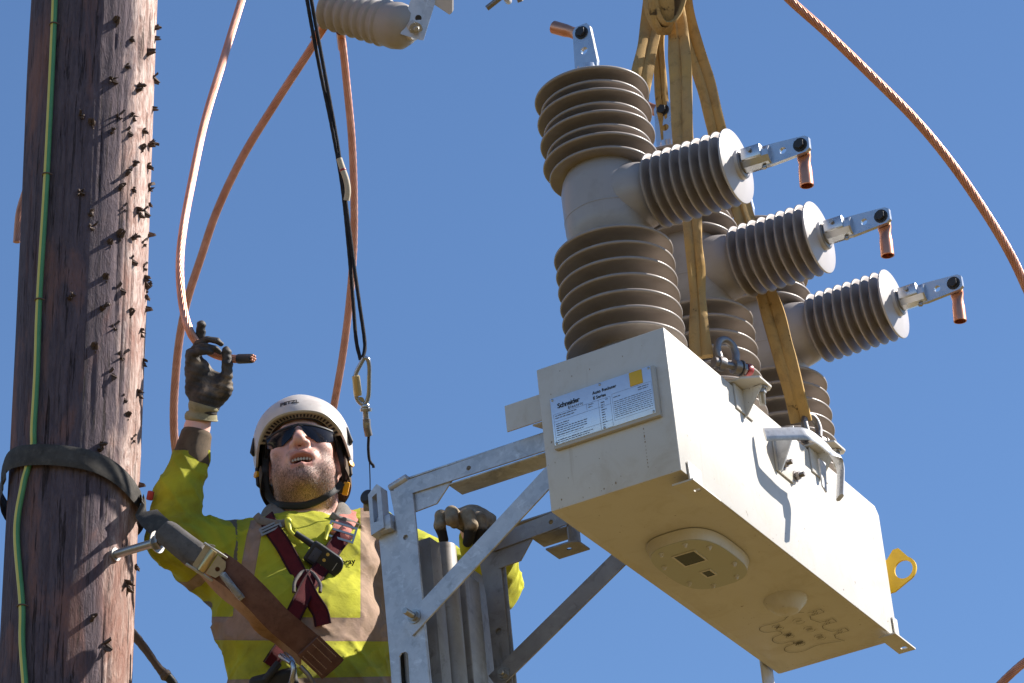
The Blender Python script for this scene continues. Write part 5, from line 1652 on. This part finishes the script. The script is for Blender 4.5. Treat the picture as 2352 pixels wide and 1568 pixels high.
# chin strap
def z6(x, y):
    return (536.2 + x * .21044, 866.2 + y * .21044)
ch = [z6(*p) for p in ((345, 640), (352, 900), (350, 1120), (380, 1290), (470, 1375), (610, 1402), (760, 1400), (900, 1360), (1040, 1275), (1140, 1205), (1185, 1150))]
strap('chin_strap', ch, .0175, M['strap_black'], BV, .006, helm, .0035, smooth=8)
strap('side_strap', [z6(*p) for p in ((1120, 590), (1135, 720), (1165, 850), (1195, 980), (1215, 1100), (1200, 1190))], .013, M['strap_black'], BV, .007, helm, .003, smooth=8)
strap('side_strap', [z6(*p) for p in ((385, 600), (372, 800), (352, 1000), (345, 1160))], .015, M['strap_black'], BV, .008, helm, .003, smooth=8)
bx_, by_ = z6(1228, 1215)
link('strap_buckle', boxm('strap_buckle', (-.0075, -.0165, -.006), (.0075, .0165, .006), M['strap_yellow'], .003), helm, Matrix.Translation(pw(bx_, by_, 8.445)) @ CM.to_3x3().to_4x4() @ Matrix.Rotation(R(-12), 4, 'Z'))
bx_, by_ = z6(1175, 1215)
link('buckle_clip', boxm('buckle_clip', (-.011, -.012, -.006), (.010, .012, .006), M['strap_black'], .003), helm, Matrix.Translation(pw(bx_, by_, 8.446)) @ CM.to_3x3().to_4x4() @ Matrix.Rotation(R(10), 4, 'Z'))
bx_, by_ = z6(385, 1270)
link('buckle_clip', boxm('buckle_clip', (-.009, -.020, -.006), (.009, .016, .006), M['strap_black'], .003), helm, Matrix.Translation(pw(bx_, by_, 8.47)) @ CM.to_3x3().to_4x4() @ Matrix.Rotation(R(22), 4, 'Z'))

# ------------------------------------------------------------------ gloves
def z7(x, y, d):
    return cc(379.5 + .21044 * x, 709.5 + .21044 * y, d)
def u7(r):
    return r * .21044 * 8.43 / F
G = SDF(z7(140, 1300, 8.52), z7(820, 60, 8.30), .0019)
GD = 8.43
G.add(ell(z7(470, 870, GD), [u7(258), u7(200), .027]), .01)
G.add(ell(z7(345, 720, GD - .002), [u7(128), u7(180), .026]), .012)
G.add(ell(z7(625, 850, GD - .012), [u7(112), u7(140), .024]), .012)
G.add(rc(z7(460, 960, GD), z7(430, 1090, GD - .004), u7(175), u7(150)), .015)
G.add(rc(z7(335, 640, GD - .004), z7(300, 500, GD - .008), u7(112), u7(85)), .012)
# index pointing up behind, three fingers wrapping the cable, thumb
chain(G, [z7(330, 560, GD + .012), z7(360, 380, GD + .016), z7(388, 250, GD + .014), z7(394, 172, GD + .008)], [u7(62), u7(56), u7(54), u7(50)], .004)
chain(G, [z7(320, 560, GD + .004), z7(345, 385, GD + .002), z7(470, 330, GD - .012), z7(570, 348, GD - .020), z7(612, 385, GD - .018)], [u7(52), u7(46), u7(37), u7(36), u7(30)], .0015)
chain(G, [z7(300, 580, GD - .006), z7(318, 440, GD - .010), z7(440, 405, GD - .022), z7(545, 435, GD - .028), z7(595, 470, GD - .024)], [u7(52), u7(44), u7(34), u7(33), u7(28)], .0015)
chain(G, [z7(270, 600, GD - .014), z7(290, 485, GD - .020), z7(390, 458, GD - .030), z7(470, 460, GD - .032), z7(500, 470, GD - .030)], [u7(54), u7(47), u7(40), u7(38), u7(32)], .0015)
chain(G, [z7(620, 860, GD - .012), z7(672, 730, GD - .020), z7(676, 600, GD - .018), z7(668, 470, GD - .012), z7(665, 440, GD - .010)], [u7(80), u7(64), u7(58), u7(52), u7(42)], .005)
G.add(rc(z7(420, 600, GD + .006), z7(520, 720, GD + .002), u7(48), u7(40)), .008)
G.disp(lambda P: vnoise(P * 70, 21) * .0011 + np.sin((P[:, 1] + .3 * P[:, 0]) * 420) * .0006)
V, Q = G.nets()
gx, gy, gd = w2px(c2w(V))
gmh = mesh('glove', c2w(V), Q, M['glove'], True)
zx, zy = (gx - 379.5) / .21044, (gy - 709.5) / .21044
worn = np.exp(-(((zx - 640) / 100) ** 2 + ((zy - 840) / 110) ** 2)) * 1.2 + np.exp(-(((zx - 430) / 60) ** 2 + ((zy - 850) / 70) ** 2)) + np.exp(-(((zx - 500) / 40) ** 2 + ((zy - 610) / 80) ** 2)) + np.exp(-(((zx - 370) / 50) ** 2 + ((zy - 585) / 25) ** 2)) * .9
fattr(gmh, 'worn', np.clip(worn + .12, 0, 1))
gl = link('glove', gmh, person)
cp_ = smooth_path([Vector(c2w(z7(425, 1040, GD - .004))), Vector(c2w(z7(412, 1090, GD - .004))), Vector(c2w(z7(405, 1150, GD - .003))), Vector(c2w(z7(395, 1185, GD - .002))), Vector(c2w(z7(392, 1222, GD - .002)))], .003)
n_ = len(cp_)
link('glove_cuff', tubem('glove_cuff', cp_, np.interp(np.linspace(0, 1, n_), [0, .15, .45, .62, .85, 1], [u7(165), u7(172), u7(150), u7(165), u7(190), u7(170)]), M['cuff'], 44), gl)
# hand resting on the frame
def z9(x, y, d):
    return cc(866.2 + .28997 * x, 1113.7 + .28997 * y, d)
def u9(r):
    return r * .28997 * 7.93 / F
G = SDF(z9(380, 640, 8.1320), z9(940, 90, 7.7900), .0022)
G.add(ell(z9(665, 265, 7.9657), [u9(165), u9(75), .045]), .015)
chain(G, [z9(560, 250, 7.9420), z9(505, 245, 7.9183), z9(495, 320, 7.8992), z9(525, 430, 7.9021)], [u9(48), u9(48), u9(45), u9(38)], .004)
chain(G, [z9(620, 240, 7.9278), z9(590, 215, 7.8992), z9(590, 270, 7.8774), z9(612, 315, 7.8831)], [u9(50), u9(52), u9(48), u9(34)], .004)
chain(G, [z9(700, 235, 7.9278), z9(720, 240, 7.8992), z9(750, 320, 7.8831), z9(715, 455, 7.8869)], [u9(52), u9(56), u9(52), u9(40)], .004)
chain(G, [z9(780, 240, 7.9467), z9(815, 270, 7.9183), z9(828, 360, 7.9021), z9(790, 490, 7.9059)], [u9(50), u9(52), u9(48), u9(38)], .004)
G.add(rc(z9(760, 280, 7.9895), z9(850, 330, 8.03), .036, .036), .02)
G.disp(lambda P: vnoise(P * 70, 22) * .0013)
V, Q = G.nets()
gm2 = mesh('glove', c2w(V), Q, M['tanglove'], True)
hh_ = (V[:, 1] - z9(600, 430, 7.91)[1]) / (z9(600, 190, 7.91)[1] - z9(600, 430, 7.91)[1])
fattr(gm2, 'worn', np.clip(sm(.05, .65, hh_), 0, 1))
link('glove', gm2, person)

# ------------------------------------------------------------------ harness
def z8(x, y):
    return (429 + x * .2373, 1196.2 + y * .2373)
har = link('harness', bpy.data.meshes.new('tmp'), None)
bpy.data.objects.remove(har)
har = strap('harness', [z8(*p) for p in ((770, -40), (820, 70), (930, 230), (1040, 430), (1110, 560), (1200, 740), (1290, 880), (1320, 1005))], .040, M['harness'], JV, .012, person, .004, edge=M['harness_edge'])
strap('chest_strap', [z8(*p) for p in ((1560, 100), (1440, 240), (1330, 420), (1200, 590), (1110, 760), (1040, 900), (980, 1040))], .040, M['harness'], JV, .018, har, .004, edge=M['harness_edge'])
strap('chest_strap', [z8(*p) for p in ((1130, 1000), (1000, 1130), (880, 1280), (800, 1400))], .036, M['harness'], JV, .010, har, .004, edge=M['harness_edge'])
strap('shoulder_strap', [z8(*p) for p in ((1600, -95), (1560, -20), (1510, 60), (1470, 150))], .046, M['shoulder'], JV, .014, har, .005, smooth=6)
C, _ = lay([z8(*p) for p in ((1035, 690), (1045, 590), (1110, 500), (1165, 485), (1225, 510), (1290, 610), (1290, 690))], JV, .026)
link('strap_guide', tubem('strap_guide', C, .0042, M['sleeve'], 12), har)
def buckle(name, x0, y0, ang, w_, h_, mat, lift):
    p = depth_at(JV, x0, y0, 8.33)
    bm = platem(name, [(-w_, -h_), (w_, -h_), (w_, h_), (-w_, h_)], [[(-w_ + .005, -h_ + .005), (w_ - .005, -h_ + .005), (w_ - .005, -.002), (-w_ + .005, -.002)], [(-w_ + .005, .003), (w_ - .005, .003), (w_ - .005, h_ - .005), (-w_ + .005, h_ - .005)]], .004, mat)
    return link(name, bm, har, Matrix.Translation(pw(x0, y0, p - lift)) @ CM.to_3x3().to_4x4() @ Matrix.Rotation(R(ang), 4, 'Z') @ Matrix.Rotation(R(-25), 4, 'X'))
buckle('adjuster_buckle', 785, 1222, -17, .034, .021, M['steel'], .022)
buckle('adjuster_buckle', 622, 1213, 25, .027, .010, M['dark_steel'], .018)
strap('shoulder_pad', [z8(*p) for p in ((1395, -60), (1460, -20), (1560, 10), (1660, 60))], .018, M['collar'], JV, .022, har, .006, smooth=4)
strap('shoulder_pad', [(588, 1183), (602, 1196), (640, 1204), (662, 1198)], .020, M['collar'], JV, .02, har, .006, smooth=4)
# chest lettering
lw = textm('chest_lettering', 'bray', .0185, M['ink'], .0006, .0003)
tx0, ty0 = 784, 1297
Rz = math.tan(R(5))
for v in lw.vertices:
    x, y = tx0 + v.co.x * F / 8.27, ty0 - v.co.y * F / 8.27 - v.co.x * F / 8.27 * Rz
    v.co = pw(x, y, depth_at(JV, tx0 + 20, ty0 - 6, 8.28) - .006 + (x - tx0 - 20) * .0002)
link('chest_lettering', lw, jacket)
# two-way radio clipped on the harness
rd_c = depth_at(JV, 740, 1282, 8.27)
rad = root('handheld_radio', 'small black handheld radio clipped to the chest harness', 'radio', pw(740, 1282, rd_c - .045))
MR = Matrix.Translation(pw(741, 1284, rd_c - .048)) @ CM.to_3x3().to_4x4() @ Matrix.Rotation(R(-33.5 + 90), 4, 'Z') @ Matrix.Rotation(R(180), 4, 'Z')
# local x across, y along (towards aerial)
bm = bmesh.new()
outl = [(-.0265 + .0, .040), (.0265, .040), (.0275, .02), (.0270, -.030)] + [(.027 * math.cos(a), -.030 - .022 * math.sin(a)) for a in np.linspace(.15, math.pi - .15, 9)] + [(-.0270, -.030), (-.0275, .02)]
vs_ = [bm.verts.new((x, y, 0)) for x, y in outl]
f = bm.faces.new(vs_)
r_ = bmesh.ops.extrude_face_region(bm, geom=[f])
bmesh.ops.translate(bm, vec=(0, 0, -.026), verts=[g for g in r_['geom'] if isinstance(g, bmesh.types.BMVert)])
bmesh.ops.recalc_face_normals(bm, faces=bm.faces)
bmesh.ops.bevel(bm, geom=[e for e in bm.edges if e.calc_face_angle(0) > 1.0], offset=.005, segments=3, affect='EDGES', profile=.5)
MR2 = Matrix.Translation(pw(741, 1284, rd_c - .050)) @ CM.to_3x3().to_4x4() @ Matrix.Rotation(R(56), 4, 'Z')
rb_ = link('radio_body', bmesh_to('radio_body', bm, M['radio'], True, R(40)), rad, MR2)
link('aerial', tubem('aerial', [Vector((.014, y, -.013)) for y in (.03, .05, .07, .088)], [.0088, .0082, .0075, .007], M['radio'], 16), rad, MR2)
link('screen', boxm('screen', (-.018, .010, -.0002), (.014, .030, .0008), M['screen'], .0006), rb_, MR2)
for q, x in enumerate((-.016, 0, .016)):
    link('key_mark', platem('key_mark', circ(x, -.004, (.0028, .0042, .0042)[q], 10 if q else 4), [], .0006, M['gold']), rb_, MR2 @ Matrix.Translation((0, 0, .0001)))
link('grille_line', boxm('grille_line', (-.010, -.034, 0), (.012, -.0328, .0006), M['silver'], 0), rb_, MR2)
# yellow earpiece leads
for pts, r0 in ((((661, 1196), (663, 1208), (666, 1218), (676, 1229), (690, 1238)), .0062), (((756, 1212), (752, 1219), (750, 1230), (747, 1240)), .0065)):
    C, _ = lay(pts, JV, .022, smooth=6)
    n_ = len(C)
    ep = root('ear_plug', 'yellow earplug lead ' + ('at the radio aerial' if pts[0][0] < 700 else 'hanging below the throat beside the buckle'), 'earplug', C[0])
    link('lead', tubem('lead', C, np.interp(np.linspace(0, 1, n_), [0, .25, .5, 1], [r0 * 1.25, r0 * 1.3, r0 * .7, r0 * .6]), M['flexyellow'], 14), ep)
    link('plug_tip', lathem('plug_tip', [(0, -.010), (.007, -.007), (.0095, 0), (.008, .007), (0, .010)], M['flexyellow'], 18), ep, aim(C[0], C[1]))

# ------------------------------------------------------------------ positioning lanyard round the pole
lan = root('positioning_lanyard', 'black work-positioning belt looped round the pole and buckled to brown strap', 'strap', pw(300, 1120, 8.1))
ring = []
# belt on the pole: picture heights of its centre across the front, then round the back
front_pts = [(8, 1112), (14, 1078), (40, 1057), (75, 1050), (130, 1051), (190, 1060), (235, 1077), (270, 1103), (296, 1133), (312, 1158)]
pts = []
for x, y in front_pts:
    xx, r_, dd = on_pole_axis(y)
    hw = r_ * F / dd
    p, nn = pole_hit(min(max(x, xx - hw + 2), xx + hw - 2), y)
    pts.append(p + nn * .0150)
back_p = []
c0, r0_ = pole_centre(1120)
Cw, Pw = Vector(pts[0]), None
free = [pw(345, 1190, 8.02), pw(392, 1232, 7.96), pw(428, 1262, 7.93)]
C = smooth_path(pts + free, .008)
T = np.gradient(C, axis=0); T /= np.linalg.norm(T, axis=1)[:, None]
Nn = []
for c in C:
    l_ = Mpole.inverted() @ Vector(c)
    n_ = Mpole.to_3x3() @ Vector((l_.x, l_.y, 0)).normalized()
    Nn.append(n_)
Nn = np.array([list(q) for q in Nn])
wfree = sm(0, .12, np.linalg.norm(C - np.array(pts[-1]), axis=1) * (np.arange(len(C)) > len(C) * .72))[:, None]
Nn = Nn * (1 - wfree) + (camz + .35 * camy) * wfree
S = np.cross(T, Nn)
link('belt', ribbonm('belt', C, S, .053, .005, M['belt']), lan)
bk = [Vector(pts[0])]
for a in np.linspace(0, 1, 14)[1:]:
    ang = math.pi * (1.0 + a * .96)
    pass
lp0 = Mpole.inverted() @ Vector(pts[0]); lp1 = Mpole.inverted() @ Vector(pts[-1])
a0, a1 = math.atan2(lp0.y, lp0.x), math.atan2(lp1.y, lp1.x)
mid = Mpole.inverted() @ pw(181, 1060, 8.1)
am = math.atan2(mid.y, mid.x)
def unwrap(a, ref):
    while a < ref: a += 2 * math.pi
    while a > ref + 2 * math.pi: a -= 2 * math.pi
    return a
# go from the left edge round the far side
dirn = 1 if unwrap(am, a0) > unwrap(a1, a0) else -1
tot_ = (unwrap(a1, a0) - a0) if dirn > 0 else -(2 * math.pi - (unwrap(a1, a0) - a0))
bkp = []
for a in np.linspace(0, 1, 24):
    an = a0 + tot_ * a
    z = lp0.z + (lp1.z - lp0.z) * a
    bkp.append(Mpole @ Vector((math.cos(an) * .170, math.sin(an) * .170, z - .02 * math.sin(math.pi * a))))
C2 = np.array([list(p) for p in bkp])
T2 = np.gradient(C2, axis=0)
N2 = np.array([list(Mpole.to_3x3() @ Vector(((Mpole.inverted() @ Vector(c)).x, (Mpole.inverted() @ Vector(c)).y, 0)).normalized()) for c in C2])
link('belt_back', ribbonm('belt_back', C2, np.cross(T2, N2), .053, .005, M['belt']), lan)
# padded sleeve and buckle
P = smooth_path([pw(340, 1186, 7.9850), pw(380, 1220, 7.9500), pw(425, 1256, 7.9200), pw(460, 1282, 7.9050)], .006)
n_ = len(P)
T = np.gradient(P, axis=0)
link('strap_sleeve', ribbonm('strap_sleeve', P[n_ // 3:], np.cross(T[n_ // 3:], camz + .3 * camy), np.interp(np.linspace(0, 1, n_ - n_ // 3), [0, .1, .9, 1], [.054, .060, .064, .044]), .034, M['sleeve']), lan)
BKL = Matrix.Translation(pw(482, 1290, 7.8900)) @ CM.to_3x3().to_4x4() @ Matrix.Rotation(R(-33), 4, 'Z') @ Matrix.Scale(.86, 4)
bk_ = link('buckle', platem('buckle', [(-.034, -.030), (-.016, -.043), (-.010, -.043), (-.010, .043), (-.016, .043), (-.034, .036)], [], .005, M['steel']), lan, BKL)
link('buckle_bar', boxm('buckle_bar', (-.040, .030, -.002), (.034, .037, .012), M['steel'], .002), bk_, BKL)
link('buckle_bar', boxm('buckle_bar', (-.050, -.041, -.002), (.034, -.034, .012), M['steel'], .002), bk_, BKL)
link('buckle_roller', lathem('buckle_roller', [(0, -.032), (.011, -.032), (.012, -.03), (.012, .03), (.011, .032), (0, .032)], M['brass'], 22), bk_, BKL @ Matrix.Translation((-.006, 0, .010)) @ Matrix.Rotation(R(90), 4, 'X'))
link('buckle_frame', platem('buckle_frame', [(.008, -.030), (.036, -.026), (.044, -.010), (.044, .010), (.036, .024), (.008, .028)], [circ(.028, -.004, .0065)], .006, M['steel']), bk_, BKL @ Matrix.Translation((0, 0, .008)))
# cam spring lever
P = [pw(511, 1318, 7.8750), pw(530, 1343, 7.8650), pw(548, 1365, 7.8650), pw(557, 1374, 7.8700)]
lev_ = link('cam_lever', ribbonm('cam_lever', smooth_path(P, .004), camx * .8 + camy * .55, .016, .006, M['steel']), lan)
spm = tubem('spring', smooth_path(P, .0008), .0068, M['steel'], 10)
P3 = smooth_path(P, .001)
T3, N3, B3 = frames(P3)
s3 = np.linspace(0, 1, len(P3)) * 2 * np.pi * 17
coil = P3 + camz * .006 + (np.cos(s3)[:, None] * N3 + np.sin(s3)[:, None] * B3) * .0075
link('spring', tubem('spring', smooth_path(coil, .0012), .0011, M['steel'], 6), lev_)
# brown strap: upper lay, tail, and lower return
def free_strap(name, pts, width, mat, th, side, parent=lan):
    C = smooth_path([pw(*p) for p in pts], .008)
    return link(name, ribbonm(name, C, side, width, th, mat), parent)
stitchm = boxm('stitch', (-.0009, -.0009, 0), (.0009, .0009, .0036), M['tanweb'], 0)
sdv = camx * .60 + camy * .78 + camz * .10
free_strap('brown_strap', [(500, 1296, 7.8950), (540, 1325, 7.8750), (590, 1372, 7.8650), (640, 1425, 7.8700), (700, 1475, 7.8900), (742, 1515, 7.9050), (762, 1534, 7.9100)], .064, M['brown'], .005, sdv)
free_strap('strap_tail', [(708, 1482, 7.8830), (735, 1508, 7.8960), (757, 1529, 7.9020), (765, 1537, 7.9060)], .067, M['brown'], .010, sdv)
for u_ in (-.40, -.15, .15, .40):
    a_s = pw(712, 1486, 7.876) ; b_s = pw(757, 1529, 7.896)
    off = Vector(sdv) * .067 * u_ + Vector(camz) * .0062
    for q in range(13):
        p_ = a_s.lerp(b_s, q / 13) + off
        link('stitch', stitchm, lan, aim(p_, p_ + (b_s - a_s)))
free_strap('return_strap', [(430, 1275, 7.9400), (470, 1315, 8.0), (530, 1372, 7.9150), (590, 1425, 7.9150), (640, 1470, 8.0), (690, 1512, 7.9600)], .050, M['tanweb'], .005, camx * .35 + camy * .55 + camz * .9)
# red clips beside the pole
for (x, y), k in (((320, 1196), 1.0), ((346, 1138), .7)):
    link('red_clip', boxm('red_clip', (-.012 * k, -.016 * k, -.010), (.010 * k, .016 * k, .010), M['red'], .003), lan, Matrix.Translation(pw(x, y, 8.30)) @ CM.to_3x3().to_4x4() @ Matrix.Rotation(R(-12), 4, 'Z'))
# belt karabiners at the worker's waist
wk = root('waist_karabiners', 'steel hooks and black gear at the waist below the brown strap', 'hook', pw(672, 1545, 7.9500))
link('hook', tubem('hook', smooth_path([pw(655, 1503, 7.9300), pw(668, 1515, 7.9000), pw(675, 1535, 7.8850), pw(671, 1560, 7.8850), pw(662, 1585, 7.9000), pw(655, 1620, 7.9000)], .005), .0068, M['chrome'], 14), wk)
link('hook', tubem('hook', smooth_path([pw(690, 1530, 7.8900), pw(710, 1552, 7.8850), pw(722, 1575, 7.8850), pw(740, 1610, 7.8900)], .005), .0055, M['dark_steel'], 14), wk)
link('ring', tubem('ring', smooth_path([pw(644, 1505, 7.9200), pw(658, 1515, 7.9000), pw(668, 1522, 7.8900)], .005), .0058, M['chrome'], 12), wk)
link('black_pouch', boxm('black_pouch', (-.055, -.05, -.03), (.055, .022, .012), M['strap_black'], .012, 3), wk, Matrix.Translation(pw(628, 1566, 7.9500)) @ CM.to_3x3().to_4x4() @ Matrix.Rotation(R(14), 4, 'Z'))
link('black_strap', tubem('black_strap', smooth_path([pw(640, 1523, 7.9400), pw(622, 1545, 7.9300), pw(610, 1562, 7.9300)], .005), .009, M['strap_black'], 14), wk)
